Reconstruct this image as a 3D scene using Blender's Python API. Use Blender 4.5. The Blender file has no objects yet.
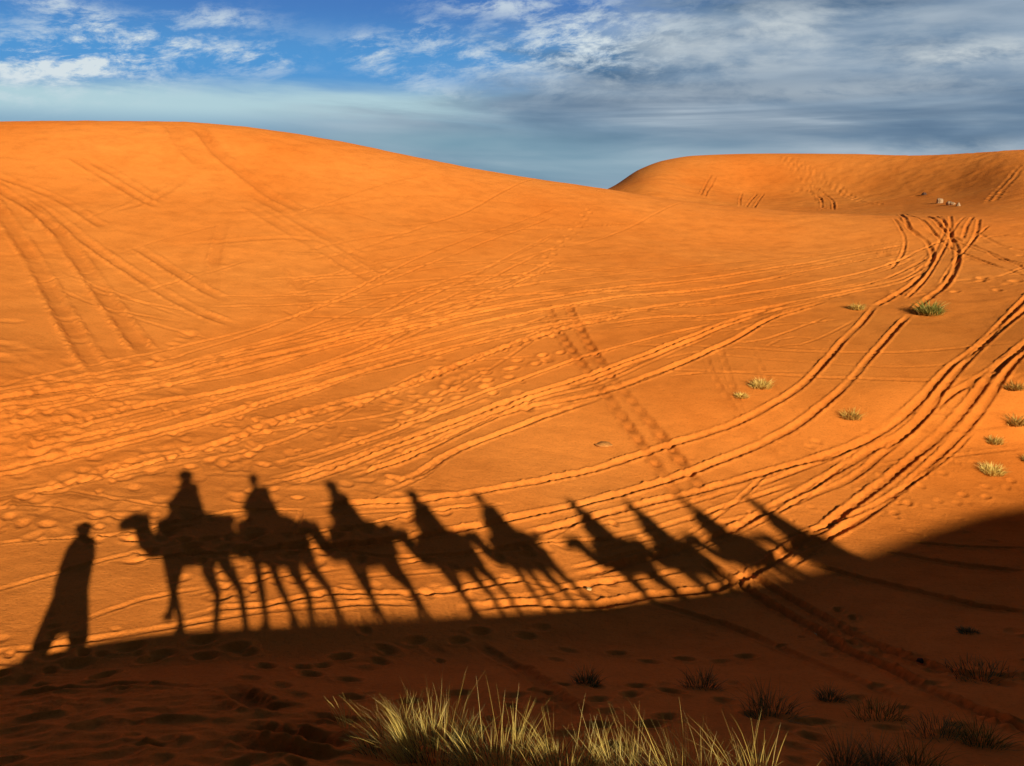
import bpy, bmesh, math, random
import numpy as np
from mathutils import Vector, Matrix

random.seed(7)
rng = np.random.default_rng(7)
scene = bpy.context.scene
COL = scene.collection
PI = math.pi

# ------------------------------------------------------------------ camera
W, H_IMG = 1024, 766
F = 820.0
ZCAM = 7.0
HORIZON = 200.0
PITCH = math.atan((H_IMG / 2 - HORIZON) / F)
cp, sp = math.cos(PITCH), math.sin(PITCH)
cam_d = bpy.data.cameras.new('camera')
cam = bpy.data.objects.new('camera', cam_d)
COL.objects.link(cam)
cam.location = (0, 0, ZCAM)
cam.rotation_euler = (PI / 2 - PITCH, 0, 0)
cam_d.sensor_width = 36.0
cam_d.lens = F / W * 36.0
cam_d.clip_start = 0.05
cam_d.clip_end = 20000
scene.camera = cam
scene.view_settings.view_transform = 'Standard'
scene.view_settings.look = 'None'
scene.view_settings.exposure = 0


def ray(u, v):
    """azimuth and tangent of elevation of the view ray through a photo point"""
    X, Y = u - W / 2, H_IMG / 2 - v
    up = Y * cp - F * sp
    fw = F * cp + Y * sp
    return math.atan2(X, fw), up / math.hypot(X, fw)


# sun: straight behind the first rider's head
SUN_AZ, tdep = ray(187, 484)          # direction the light travels to
SUN_TAN = -tdep
SUN_EL = math.atan(SUN_TAN)
dh = np.array([math.sin(SUN_AZ), math.cos(SUN_AZ)])


# ------------------------------------------------------------------ noise
_perm = np.random.default_rng(3).permutation(512)
_perm = np.concatenate([_perm, _perm, _perm])
_ang = np.random.default_rng(4).random(512) * 2 * PI
_gx, _gy = np.cos(_ang), np.sin(_ang)


def perlin(x, y, seed=0):
    x = np.asarray(x, float) + seed * 17.31
    y = np.asarray(y, float) - seed * 9.77
    xi = np.floor(x).astype(np.int64); yi = np.floor(y).astype(np.int64)
    xf = x - xi; yf = y - yi
    xi &= 511; yi &= 511
    u = xf * xf * xf * (xf * (xf * 6 - 15) + 10)
    v = yf * yf * yf * (yf * (yf * 6 - 15) + 10)

    def g(ix, iy, dx, dy):
        h = _perm[_perm[ix & 511] + (iy & 511)] & 511
        return _gx[h] * dx + _gy[h] * dy
    a = g(xi, yi, xf, yf); b = g(xi + 1, yi, xf - 1, yf)
    c = g(xi, yi + 1, xf, yf - 1); d = g(xi + 1, yi + 1, xf - 1, yf - 1)
    return (a + u * (b - a)) * (1 - v) + (c + u * (d - c)) * v * 1.0


def fbm(x, y, seed=0, octv=3, gain=0.5):
    s = 0; a = 1.0
    for i in range(octv):
        s = s + a * perlin(x * 2 ** i, y * 2 ** i, seed + i * 5)
        a *= gain
    return s


def sstep(a, b, x):
    t = np.clip((x - a) / (b - a), 0, 1)
    return t * t * (3 - 2 * t)


# ------------------------------------------------------------------ terrain: dunes by range profile round the viewpoint
def P(u, v, D=None, z=None):
    az, te = ray(u, v)
    if D is None:
        D = (z - ZCAM) / te
    return az, D, ZCAM + D * te


class Curve:
    """distance and height of one contour of the landscape as a function of azimuth (monotone cubic)"""

    def __init__(self, pts):
        pts = sorted(pts)
        self.a = np.array([p[0] for p in pts]); self.D = np.array([p[1] for p in pts]); self.z = np.array([p[2] for p in pts])

    def __call__(self, az):
        return pchip(self.a, self.D, az), pchip(self.a, self.z, az)


def slopes(x, y):
    h = np.diff(x, axis=0); d = np.diff(y, axis=0) / h
    m = np.zeros_like(y)
    m[0] = d[0]; m[-1] = d[-1]
    h0, h1 = h[:-1], h[1:]
    w1 = 2 * h1 + h0; w2 = h1 + 2 * h0
    with np.errstate(divide='ignore', invalid='ignore'):
        mm = (w1 + w2) / (w1 / d[:-1] + w2 / d[1:])
    m[1:-1] = np.where(d[:-1] * d[1:] > 0, mm, 0)
    return m


def pchip(x, y, q):
    m = slopes(x, y)
    q = np.clip(q, x[0], x[-1])
    i = np.clip(np.searchsorted(x, q) - 1, 0, len(x) - 2)
    h = x[i + 1] - x[i]; t = (q - x[i]) / h
    return ((2 * t ** 3 - 3 * t ** 2 + 1) * y[i] + (t ** 3 - 2 * t ** 2 + t) * h * m[i]
            + (-2 * t ** 3 + 3 * t ** 2) * y[i + 1] + (t ** 3 - t ** 2) * h * m[i + 1])


EDGE = [(0, 666), (94, 651), (188, 638), (260, 629), (324, 622), (377, 621), (455, 616), (501, 615), (578, 610), (600, 608),
        (660, 603), (688, 597), (746, 586), (800, 573), (855, 556), (900, 542), (960, 525), (1024, 508)]


def kright(u):
    """the flat dips a little towards the right, so the shade edge lies farther off there"""
    t = min(max((u - 230) / 520, 0), 1)
    return 1 + .2 * t * t * (3 - 2 * t)


def PE(u, v, z, k=1.0):
    az, D, _ = P(u, v, z=z)
    return P(u, v, D=D * (1 + (kright(u) - 1) * k))


c_edge = Curve([PE(u, v, -0.08) for u, v in EDGE] + [PE(-250, 700, -0.08), PE(1300, 455, 0.0)])
c_head = Curve([P(-250, 500, z=.22), P(0, 495, z=.18), P(187, 480, z=.14), PE(400, 475, .14, .7), PE(600, 478, .12, .7), PE(800, 470, .1, .7), PE(1024, 445, .15, .7), PE(1300, 410, .2, .7)])
c_mid = Curve([P(-250, 400, D=28), P(0, 400, D=27), P(187, 400, D=27), P(400, 396, D=27.5), P(600, 392, D=28), P(850, 385, D=30.5), P(1024, 370, D=33.5), P(1300, 350, D=34)])
c_up = Curve([P(-250, 300, D=38), P(0, 300, D=38), P(187, 300, D=38), P(400, 302, D=38), P(600, 306, D=38), P(850, 308, D=40), P(1024, 304, D=42), P(1300, 300, D=43)])
c_hi = Curve([P(-250, 205, D=53), P(0, 200, D=54), P(187, 200, D=54), P(400, 218, D=52), P(600, 238, D=52), P(850, 252, D=54), P(1024, 258, D=53), P(1300, 260, D=53)])
c_crest = Curve([P(-400, 126, D=77), P(-150, 122.5, D=75), P(0, 122, D=74), P(100, 121.5, D=73), P(180, 122.5, D=72.5), P(232, 126, D=72), P(330, 140, D=71), P(400, 154, D=70), P(500, 173, D=70), P(600, 188, D=69),
                 P(700, 203, D=68), P(800, 212, D=67), P(900, 217, D=66), P(1024, 226, D=64), P(1300, 240, D=63)])
c_trough = Curve([P(-400, 210, D=100), P(0, 210, D=98), P(232, 210, D=97), P(400, 214, D=95), P(520, 216, D=93), P(600, 212, D=90), P(650, 210, D=88),
                  P(720, 214, D=86), P(800, 217, D=82), P(900, 215, D=76), P(1024, 211, D=74), P(1300, 205, D=74)])
c_rise = Curve([P(-400, 215, D=118), P(300, 215, D=118), P(520, 212, D=115), P(600, 194, D=112), P(650, 181, D=110), P(700, 188, D=112), P(760, 197, D=112), P(850, 198, D=108),
                P(940, 194, D=100), P(1024, 183, D=94), P(1300, 168, D=90)])
c_far = Curve([P(-400, 215, D=140), P(300, 215, D=140), P(540, 208, D=140), P(590, 196, D=140), P(612, 187, D=140), P(640, 169.5, D=139), P(665, 160.5, D=138), P(695, 155.8, D=137), P(740, 154, D=136),
               P(850, 154, D=132), P(925, 155.5, D=126), P(960, 154, D=123), P(1024, 150, D=118), P(1300, 138, D=110)])
c_back = Curve([P(-400, 216, D=190), P(500, 214, D=190), P(1024, 190, D=190), P(1300, 185, D=185)])
CURVES = [c_edge, c_head, c_mid, c_up, c_hi, c_crest, c_trough, c_rise, c_far, c_back]


def base_profile(az):
    """knots (range, height) for each azimuth"""
    az = np.asarray(az, float)
    azc = np.clip(az, -0.85, 0.85)
    Ds = [np.full(azc.shape, 0.0), np.full(azc.shape, 8.0)]
    zs = [np.full(azc.shape, -0.35), np.full(azc.shape, -0.25)]
    for c in CURVES:
        D, z = c(azc)
        Ds.append(D); zs.append(z)
    Ds += [np.full(azc.shape, 420.0), np.full(azc.shape, 9000.0)]
    zs += [np.full(azc.shape, 1.0), np.full(azc.shape, 0.0)]
    Ds = np.array(Ds); zs = np.array(zs)
    w = 1 - sstep(0.75, 1.9, np.abs(az))
    zs = zs * w + 0.2 * (1 - w)
    return Ds, zs


def base_z(az, D):
    """D shape (rows, n) or (n,), az shape (n,)"""
    Ds, zs = base_profile(az)
    m = slopes(Ds, zs)
    D2 = np.atleast_2d(D)
    out = np.empty(D2.shape)
    cols = np.arange(Ds.shape[1])
    for r in range(D2.shape[0]):
        q = D2[r]
        i = np.clip((q[None, :] >= Ds).sum(0) - 1, 0, Ds.shape[0] - 2)
        x0 = Ds[i, cols]; h = Ds[i + 1, cols] - x0
        t = np.clip((q - x0) / h, 0, 1)
        out[r] = ((2 * t ** 3 - 3 * t ** 2 + 1) * zs[i, cols] + (t ** 3 - 2 * t ** 2 + t) * h * m[i, cols]
                  + (-2 * t ** 3 + 3 * t ** 2) * zs[i + 1, cols] + (t ** 3 - t ** 2) * h * m[i + 1, cols])
    return out if np.ndim(D) == 2 else out[0]


def base_xy(x, y):
    x = np.asarray(x, float); y = np.asarray(y, float)
    return base_z(np.arctan2(x, y).ravel(), np.hypot(x, y).ravel()).reshape(x.shape)


# the ridge the caravan walks along
HEAD0 = np.array([0.0, 0.0]) - dh * 0.46          # first rider, just up-sun of the viewpoint
CANG = math.radians(120)
cdir = np.array([math.sin(CANG), math.cos(CANG)])
cnrm = np.array([-cdir[1], cdir[0]])


def st(x, y):
    dx, dy = x - HEAD0[0], y - HEAD0[1]
    return dx * cnrm[0] + dy * cnrm[1], dx * cdir[0] + dy * cdir[1]


def back_to_ridge(x, y, z):
    """follow a sun ray from a ground point up to the vertical plane of the ridge line"""
    s, t = st(x, y)
    k = dh[0] * cnrm[0] + dh[1] * cnrm[1]
    L = s / k
    x2, y2 = x - dh[0] * L, y - dh[1] * L
    return st(x2, y2)[1], z + SUN_TAN * L, L


ts, zz = [], []
for u, v in EDGE:
    az, te = ray(u, v)
    D, z = c_edge(np.array([az]))
    D, z = float(D[0]), float(z[0])
    t, zr, L = back_to_ridge(D * math.sin(az), D * math.cos(az), z)
    ts.append(t); zz.append(zr)
ts = np.array(ts); zz = np.array(zz)
_o = np.argsort(ts); ts = ts[_o]; zz = zz[_o]
CREST_LIFT = 0.0
_poly = np.polyfit(ts, zz, 5)
T0, T1 = ts[0], ts[-1]


def crest_z(t):
    t = np.asarray(t, float)
    tc = np.clip(t, T0, T1)
    z = np.polyval(_poly, tc) + CREST_LIFT
    d0 = np.polyval(np.polyder(_poly), T0); d1 = np.polyval(np.polyder(_poly), T1)
    lo = np.minimum(t - T0, 0); hi = np.maximum(t - T1, 0)
    return z + d0 * 8 * np.tanh(lo / 8) + d1 * 10 * np.tanh(hi / 10)


def crest_slope(t):
    return (crest_z(t + .05) - crest_z(t - .05)) / .1


GAP = 0.03


def smax(a, b, k):
    h = np.clip(0.5 + 0.5 * (a - b) / k, 0, 1)
    return b + (a - b) * h + k * h * (1 - h)


_kn = dh @ cnrm; _kc = dh @ cdir


def ridge_z(x, y):
    s, t = st(x, y)
    f = np.sqrt(s * s + 0.01) - 0.1
    Ls = np.maximum(s, 0) / _kn
    front = crest_z(t - _kc * Ls) - (SUN_TAN + GAP) * f / _kn
    back = crest_z(t) - 0.22 * f
    return np.where(s > 0, front, back)


def land(x, y, b=None):
    if b is None:
        b = base_xy(x, y)
    return smax(ridge_z(x, y), b, 0.25)


_DM = np.concatenate([np.geomspace(3.0, 130, 1500)])


def at(u, v, flat=False):
    """point of the landscape seen at a photo point"""
    az, te = ray(u, v)
    x = _DM * math.sin(az); y = _DM * math.cos(az)
    b = base_z(np.full(_DM.shape, az), _DM)
    z = b if flat else land(x, y, b)
    d = ZCAM + _DM * te - z
    k = np.nonzero(d <= 0)[0]
    if len(k) == 0:
        k = int(np.argmin(np.abs(d)))
        D = _DM[k]
    else:
        k = int(k[0])
        if k == 0:
            D = _DM[0]
        else:
            D = _DM[k - 1] + (_DM[k] - _DM[k - 1]) * d[k - 1] / (d[k - 1] - d[k])
    return D * math.sin(az), D * math.cos(az)


# ------------------------------------------------------------------ the sand sheet
def radii():
    r = [0.25]
    while r[-1] < 7000:
        D = r[-1]
        if D < 5: s = .03
        elif D < 45: s = .0024
        elif D < 90: s = .0032
        elif D < 145: s = .005
        elif D < 420: s = .02
        else: s = .08
        r.append(D * (1 + s))
    return np.array(r)


RAD = radii()
AZF = math.radians(37)
AZ = np.concatenate([np.radians(np.arange(-180, -37, 1.0)), np.arange(-AZF, AZF, math.radians(.056)), np.radians(np.arange(37, 180, 1.0))])
AZ = np.unique(np.round(AZ, 7))
NR, NA = len(RAD), len(AZ)
GX = RAD[:, None] * np.sin(AZ)[None, :]
GY = RAD[:, None] * np.cos(AZ)[None, :]
GB = base_z(AZ, np.repeat(RAD[:, None], NA, 1))
GZ = land(GX, GY, GB)
S_, T_ = st(GX, GY)
DISP = np.zeros_like(GZ)
TONE = np.zeros_like(GZ)
DIST = np.zeros_like(GZ)      # how churned the sand is, 0..1


def catmull(pts, step):
    pts = np.array(pts, float)
    out = []
    n = len(pts)
    for i in range(n - 1):
        p0 = pts[max(i - 1, 0)]; p1 = pts[i]; p2 = pts[i + 1]; p3 = pts[min(i + 2, n - 1)]
        L = np.linalg.norm(p2 - p1)
        k = max(2, int(L / step))
        for j in range(k):
            t = j / k
            out.append(0.5 * ((2 * p1) + (-p0 + p2) * t + (2 * p0 - 5 * p1 + 4 * p2 - p3) * t * t + (-p0 + 3 * p1 - 3 * p2 + p3) * t ** 3))
    out.append(pts[-1])
    return np.array(out)


RUT = .62
RW = .62


def carve(px, w=.15, depth=.07, berm=.035, rough=.3, dash=0.0, seed=None, fade=2.0, side=0.0, flat=False):
    """one wheel rut (or line of prints) along photo points: groove with pushed-up shoulders"""
    global DISP, DIST
    if seed is None:
        seed = int(abs(px[0][0]) * 3 + px[-1][1] * 7) % 400
    line = catmull([at(u, v, flat) for u, v in px], 0.6)
    seg = np.diff(line, axis=0)
    ln = np.hypot(seg[:, 0], seg[:, 1])
    arc = np.concatenate([[0], np.cumsum(ln)])
    total = arc[-1]
    w = w * RW
    reach = w * 4 + .15
    allx = line[:, 0]; ally = line[:, 1]
    aA = np.arctan2(allx, ally); aD = np.hypot(allx, ally)
    mar = reach / max(aD.min(), 1)
    r0 = np.searchsorted(RAD, aD.min() - reach - .3); r1 = np.searchsorted(RAD, aD.max() + reach + .3)
    c0 = np.searchsorted(AZ, aA.min() - mar); c1 = np.searchsorted(AZ, aA.max() + mar)
    if r1 <= r0 or c1 <= c0:
        return
    d = np.full((r1 - r0, c1 - c0), 9.0)
    ar = np.zeros_like(d)
    for i in range(len(seg)):
        if ln[i] < 1e-6: continue
        a2 = aA[i:i + 2]; d2 = aD[i:i + 2]
        m2 = reach / d2.min()
        i0 = np.searchsorted(RAD, d2.min() - reach); i1 = np.searchsorted(RAD, d2.max() + reach)
        j0 = np.searchsorted(AZ, a2.min() - m2); j1 = np.searchsorted(AZ, a2.max() + m2)
        if i1 <= i0 or j1 <= j0: continue
        X = GX[i0:i1, j0:j1] - line[i, 0]; Y = GY[i0:i1, j0:j1] - line[i, 1]
        tx, ty = seg[i] / ln[i]
        t = np.clip(X * tx + Y * ty, 0, ln[i])
        px_, py_ = X - t * tx, Y - t * ty
        dd = np.hypot(px_, py_) * np.sign(px_ * ty - py_ * tx + 1e-12)
        cur = d[i0 - r0:i1 - r0, j0 - c0:j1 - c0]
        ca = ar[i0 - r0:i1 - r0, j0 - c0:j1 - c0]
        up = np.abs(dd) < np.abs(cur)
        cur[up] = dd[up]; ca[up] = (t + arc[i])[up]
    k = np.abs(d) < reach
    if not k.any():
        return
    x = GX[r0:r1, c0:c1][k]; y = GY[r0:r1, c0:c1][k]
    dd = d[k] + rough * .22 * w * perlin(x * 1.1, y * 1.1, seed) + rough * .3 * w * perlin(x * 4, y * 4, seed + 1) + .28 * w * perlin(x * 9, y * 9, seed + 8)
    a = ar[k]
    amp = 1 + .75 * perlin(a * .22, a * 0 + .5, seed + 2) + .6 * perlin(a * .7, a * 0 + .3, seed + 9) + .5 * rough * perlin(a * 1.3, dd * 0, seed + 3)
    amp = np.clip(amp, .12, 1.7) * sstep(0, fade, a) * sstep(0, fade, total - a)
    groove = np.exp(-(np.abs(dd) / w) ** 4)
    bl = np.exp(-((dd - 1.65 * w) / (.48 * w)) ** 2) * (1 + side)
    br = np.exp(-((dd + 1.65 * w) / (.48 * w)) ** 2) * (1 - side)
    depth = depth * RUT; berm = berm * RUT
    lug = 1 + (.3 if w < .2 else .08) * rough * np.sin(a * 14 + 2 * perlin(a, dd * 3, seed + 6))
    berm = berm * np.clip(1 + 1.1 * perlin(a * .9, np.sign(dd) * 3.3, seed + 10) + .9 * perlin(x * 5, y * 5, seed + 11), .05, 2.2)
    z = -depth * groove * lug + berm * (bl + br) * (1 + .8 * rough * perlin(x * 3, y * 3, seed + 4) + .9 * rough * perlin(x * 7, y * 7, seed + 5))
    if dash:
        z = z * np.clip(.35 + dash * np.sin(a * 2 * PI / .75 + 1.5 * perlin(a * .5, a * 0, seed + 7)), 0, 1.3)
    DISP[r0:r1, c0:c1][k] += z * amp
    q = np.exp(-(np.abs(dd) / (1.9 * w)) ** 4) * amp * np.clip(depth / .08, .2, 1)
    DIST[r0:r1, c0:c1][k] = np.maximum(DIST[r0:r1, c0:c1][k], np.clip(q, 0, 1))


def pits(pts, r=.13, depth=.05):
    """footprints: shallow oval pits with a little rim"""
    for (x, y, ang) in pts:
        D = math.hypot(x, y); a = math.atan2(x, y); R = r * 3
        i0 = np.searchsorted(RAD, D - R); i1 = np.searchsorted(RAD, D + R)
        j0 = np.searchsorted(AZ, a - R / D); j1 = np.searchsorted(AZ, a + R / D)
        if i1 <= i0 or j1 <= j0: continue
        X = GX[i0:i1, j0:j1] - x; Y = GY[i0:i1, j0:j1] - y
        c, s = math.cos(ang), math.sin(ang)
        q = np.hypot((X * c + Y * s) / 1.45, -X * s + Y * c) / r
        k = random.uniform(.6, 1.25)
        DISP[i0:i1, j0:j1] += k * depth * (-np.exp(-q ** 3) + .3 * np.exp(-((q - 1.5) / .5) ** 2))


def walk(px, stride=.7, wob=.14, r=.13, depth=.05, gait=2):
    line = catmull([at(u, v) for u, v in px], .1)
    seg = np.diff(line, axis=0); arc = np.concatenate([[0], np.cumsum(np.hypot(seg[:, 0], seg[:, 1]))])
    out = []
    a = 0; k = 0
    while a < arc[-1]:
        i = min(np.searchsorted(arc, a), len(seg) - 1)
        tx, ty = seg[i] / (np.linalg.norm(seg[i]) + 1e-9)
        sd = wob * (1 if k % 2 else -1) + random.gauss(0, .04)
        out.append((line[i, 0] - ty * sd, line[i, 1] + tx * sd, math.atan2(ty, tx) + random.gauss(0, .2)))
        a += stride * random.uniform(.75, 1.25); k += 1
    pits(out, r, depth)


# broad undulation and wind texture of the sand
near = sstep(4, 9, GY) * (1 - sstep(60, 110, np.hypot(GX, GY)))
crest_keep = sstep(.6, 3.0, np.abs(S_)) 
DISP += .05 * perlin(GX * .22, GY * .22, 11) * near * crest_keep + .02 * perlin(GX * .6, GY * .6, 12) * near * crest_keep
DISP += .005 * perlin(GX * 1.9, GY * 1.9, 13) * near
# churned, scuffed sand: bottom left of the flat and along the foot path
AU = W / 2 + F * np.tan(AZ)[None, :] * 1.02
lowz = sstep(15.0, 17.0, GY) * (1 - sstep(26, 31, GY))
chn = lowz * (1 - sstep(-3.5, 3.0, GX + .35 * (GY - 20)))
chn = np.clip(chn + .25 * lowz * sstep(-.1, .5, fbm(GX * .3, GY * .3, 21, 2)), 0, 1)
rdg = 1 - np.abs(fbm(GX * 1.1 + GY * .9, GY * 1.3 - GX * .8, 31, 3, .5)) * 2.2
patch = .35 + .65 * sstep(-.25, .35, perlin(GX * .35, GY * .5, 33))
chlow = .2 + .8 * sstep(17.2, 19.5, GY - GX * .12)
DISP += .014 * chn * patch * chlow * np.clip(rdg, -.3, 1) - .02 * chn
fac = sstep(.1, .55, perlin(GX * .75 + GY * .35, GY * 1.5 - GX * .45, 35)) * sstep(-.2, .3, perlin(GX * .3, GY * .3, 36))
DISP += .04 * fac * chn * chlow
DIST = np.maximum(DIST, .25 * chn)
midz = sstep(12.0, 14, GY) * (1 - sstep(26, 32, GY)) * (1 - chn)
DISP += .013 * midz * fbm(GX * .9 + .4 * GY, GY * 1.6, 41, 3, .6)
# shaded lee slope: soft scoops, prints and faint ripples
lee = sstep(1.0, 3.0, S_) * (1 - sstep(5.6, 7.6, S_)) * (1 - sstep(30, 40, np.hypot(GX, GY)))
lr = 1 - np.abs(fbm(GX * .75, GY * 1.2, 51, 3, .55)) * 2.3
DISP += lee * (.06 * np.clip(lr, -.2, 1) - .03 + .03 * fbm(GX * 2.2, GY * 3.4, 52, 2))
farz = sstep(30, 36, GY)
DISP += farz * (1 - sstep(80, 120, GY)) * (.03 * fbm(GX * .5, GY * .8, 61, 3, .6))
# wind-ripple bands on the far dune's bowl
bowl = sstep(84, 92, GY) * (1 - sstep(112, 122, GY))
DISP += bowl * .08 * fbm(GX * .35, GY * .6, 71, 3, .6)

# wheel ruts ---------------------------------------------------------------
# left dune face: broad pale old ruts
for pts, w, dp in [
    ([(-20, 185), (0, 212), (20, 240), (38, 268), (55, 300), (75, 335), (95, 365), (112, 384)], .30, .07),
    ([(-30, 172), (0, 190), (30, 207), (58, 232), (80, 262), (100, 290), (125, 325), (150, 358)], .30, .07),
    ([(-10, 172), (8, 180), (50, 195), (85, 215), (108, 230)], .26, .05),
    ([(20, 192), (30, 200), (62, 222), (90, 245), (125, 268), (152, 284)], .26, .05),
    ([(82, 236), (105, 255), (140, 278), (180, 302), (215, 318), (247, 328)], .26, .05),
    ([(128, 242), (165, 265), (200, 287), (232, 302)], .26, .05),
    ([(66, 154), (110, 180), (150, 203), (168, 210)], .28, .06), ([(85, 158), (120, 178), (170, 205)], .28, .06),
    ([(166, 124), (172, 130), (182, 147), (202, 166)], .35, .05), ([(195, 127), (203, 135), (216, 152), (240, 172), (272, 196), (310, 216)], .35, .06),
    ([(250, 192), (300, 222), (340, 245), (400, 282)], .3, .035), ([(240, 202), (290, 232), (330, 255), (385, 288)], .3, .035),
    ([(225, 218), (215, 260), (212, 300)], .25, .03), ([(290, 262), (300, 290), (312, 322)], .25, .03), ([(180, 245), (300, 238), (380, 262)], .25, .03),
    ([(190, 175), (150, 200), (110, 212)], .25, .03)]:
    carve(pts, w * 1.35, dp * 1.15, dp * 1.2, rough=.6, side=.2)
# sweeping ruts across the middle
SWEEP = [
    ([(-60, 405), (0, 397), (50, 390), (150, 378), (256, 358), (350, 336), (440, 318), (512, 303), (600, 290), (700, 279), (800, 264), (860, 253), (915, 243)], .17, .085),
    ([(-60, 440), (0, 432), (75, 418), (150, 404), (215, 393), (290, 376), (370, 352), (450, 330), (512, 316), (600, 300), (724, 287), (820, 268), (890, 255), (922, 247)], .17, .085),
    ([(-60, 414), (0, 405), (80, 395), (160, 385), (250, 367), (340, 344), (430, 326), (520, 308)], .14, .05),
    ([(-60, 480), (0, 470), (60, 455), (150, 434), (220, 416), (300, 391), (380, 366), (470, 343), (560, 323), (640, 309), (724, 297), (800, 285), (870, 270), (920, 252)], .16, .075),
    ([(0, 452), (80, 436), (170, 415), (260, 390), (350, 366), (430, 345), (512, 327), (620, 311), (724, 304), (800, 293), (870, 283), (905, 270), (932, 254)], .14, .06),
    ([(600, 325), (660, 317), (724, 314), (800, 301), (860, 288), (905, 278), (930, 261)], .16, .075),
    ([(250, 488), (300, 476), (350, 460), (400, 441), (449, 424), (522, 397), (595, 373), (673, 344), (732, 320), (790, 303)], .17, .085),
    ([(340, 480), (400, 461), (473, 426), (522, 409), (605, 392), (673, 367), (732, 341), (775, 317), (830, 300)], .17, .085),
    ([(370, 470), (420, 447), (480, 420), (540, 396), (600, 380), (660, 354), (720, 330)], .13, .05),
    ([(370, 492), (420, 473), (459, 449), (546, 417), (612, 395)], .15, .06),
    ([(250, 470), (330, 448), (400, 424), (470, 398), (540, 372), (600, 352), (660, 336), (720, 322)], .13, .05),
    ([(300, 462), (370, 440), (440, 414), (500, 392)], .12, .05),
    ([(440, 300), (540, 283), (640, 272), (740, 262), (850, 250)], .15, .04), ([(380, 285), (500, 275), (620, 268), (720, 270)], .15, .035), ([(560, 292), (700, 288), (800, 274)], .14, .04),
    ([(620, 345), (720, 347), (800, 352), (900, 352), (985, 345), (1030, 342)], .15, .05), ([(640, 368), (724, 372), (850, 378), (960, 380), (1030, 364)], .14, .04),
    ([(690, 352), (800, 362), (900, 367), (985, 360)], .12, .03)]
for pts, w, dp in SWEEP:
    carve(pts, w, dp, dp * .6, rough=.45)
frnd = random.Random(5)
for pts, w, dp in SWEEP[:12]:
    for k in range(2):
        o1, o2 = frnd.uniform(-9, 9), frnd.uniform(-7, 7)
        n_ = len(pts)
        carve([(u + frnd.uniform(-3, 3), v + o1 * (1 - i / n_) + o2 * i / n_) for i, (u, v) in enumerate(pts)], w * .8, dp * frnd.uniform(.3, .6), dp * .3, rough=.7)
for k in range(16):            # old faint wheel lines fanning over the flat and the big dune's foot
    a0 = frnd.uniform(380, 500)
    carve([(-30, a0 + 10), (120, a0 - 12 - frnd.uniform(0, 14)), (280, a0 - 50 - frnd.uniform(0, 25)), (430, a0 - 95 - frnd.uniform(0, 40)), (560, a0 - 130 - frnd.uniform(0, 55))], .12, frnd.uniform(.025, .05), .02, rough=.6)
for k in range(12):
    a0 = frnd.uniform(200, 330); u0 = frnd.uniform(150, 420)
    carve([(u0, a0), (u0 + 110, a0 + frnd.uniform(-12, 4)), (u0 + 240, a0 + frnd.uniform(-22, 2)), (u0 + 400, a0 + frnd.uniform(-35, 0))], .15, frnd.uniform(.025, .045), .02, rough=.6)
for k in range(5):
    a0 = frnd.uniform(520, 640)
    u0 = frnd.uniform(-30, 420)
    carve([(u0, a0), (u0 + 70, a0 - frnd.uniform(2, 16)), (u0 + 150, a0 - frnd.uniform(8, 30)), (u0 + 230, a0 - frnd.uniform(10, 42))], .08, frnd.uniform(.03, .06), .03, rough=.8, fade=.6)
for k in range(3):
    a0 = frnd.uniform(440, 520); u0 = frnd.uniform(560, 760)
    carve([(u0, a0 + 60), (u0 + 80, a0 + 38), (u0 + 160, a0 - 5), (u0 + 220, a0 - 60)], .09, frnd.uniform(.03, .06), .03, rough=.7)
# knot of deep ruts where the valley leaves the bowl
for pts, w, dp in [
    ([(900, 214), (906, 221), (917, 234), (928, 243), (933, 256), (926, 269), (914, 283), (894, 296), (873, 307)], .2, .15),
    ([(926, 216), (938, 224), (950, 235), (957, 249), (957, 263), (947, 283), (929, 298), (911, 313)], .2, .15),
    ([(935, 216), (952, 234), (973, 245), (993, 254), (1030, 270)], .16, .11), ([(920, 219), (941, 240), (964, 254), (988, 263), (1030, 277)], .16, .11),
    ([(973, 217), (966, 228), (963, 239)], .17, .1), ([(979, 219), (977, 231), (971, 244)], .17, .1), ([(950, 216), (951, 234), (953, 252)], .17, .1),
    ([(896, 217), (908, 228), (920, 238)], .15, .09), ([(980, 240), (1005, 235), (1040, 240)], .2, .07), ([(975, 230), (1000, 245), (1035, 252)], .2, .07), ([(930, 285), (980, 278), (1035, 272)], .2, .06),
    ([(905, 300), (950, 290), (1030, 285)], .18, .05)]:
    carve(pts, w, dp * .68, dp * .3, rough=.7, fade=1.0)
for pts in [[(893, 218), (900, 228), (905, 240), (902, 255), (890, 270)], [(905, 214), (925, 226), (958, 242), (1000, 258), (1030, 265)], [(940, 216), (945, 228), (938, 245), (930, 262)],
            [(965, 217), (950, 236), (940, 256), (925, 280), (905, 300)], [(990, 225), (975, 238), (955, 262), (940, 285)], [(985, 250), (1005, 262), (1035, 268)], [(960, 285), (1000, 276), (1035, 262)], [(895, 262), (920, 250), (950, 238), (985, 232)]]:
    carve(pts, .13, .06, .03, rough=.8, fade=1.0)
# the wide pair curving from the knot down to the shadows
for pts in [[(876, 305), (862, 322), (844, 340), (829, 358), (800, 387), (768, 407), (724, 428), (664, 447), (595, 469), (522, 484), (449, 496), (400, 501), (350, 503), (300, 506)],
            [(911, 313), (888, 337), (868, 360), (847, 384), (821, 407), (797, 425), (753, 448), (724, 460), (664, 481), (595, 501), (527, 515), (449, 530), (400, 538), (330, 546), (250, 552)]]:
    carve(pts, .16, .095, .05, rough=.6, side=.2)
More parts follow.
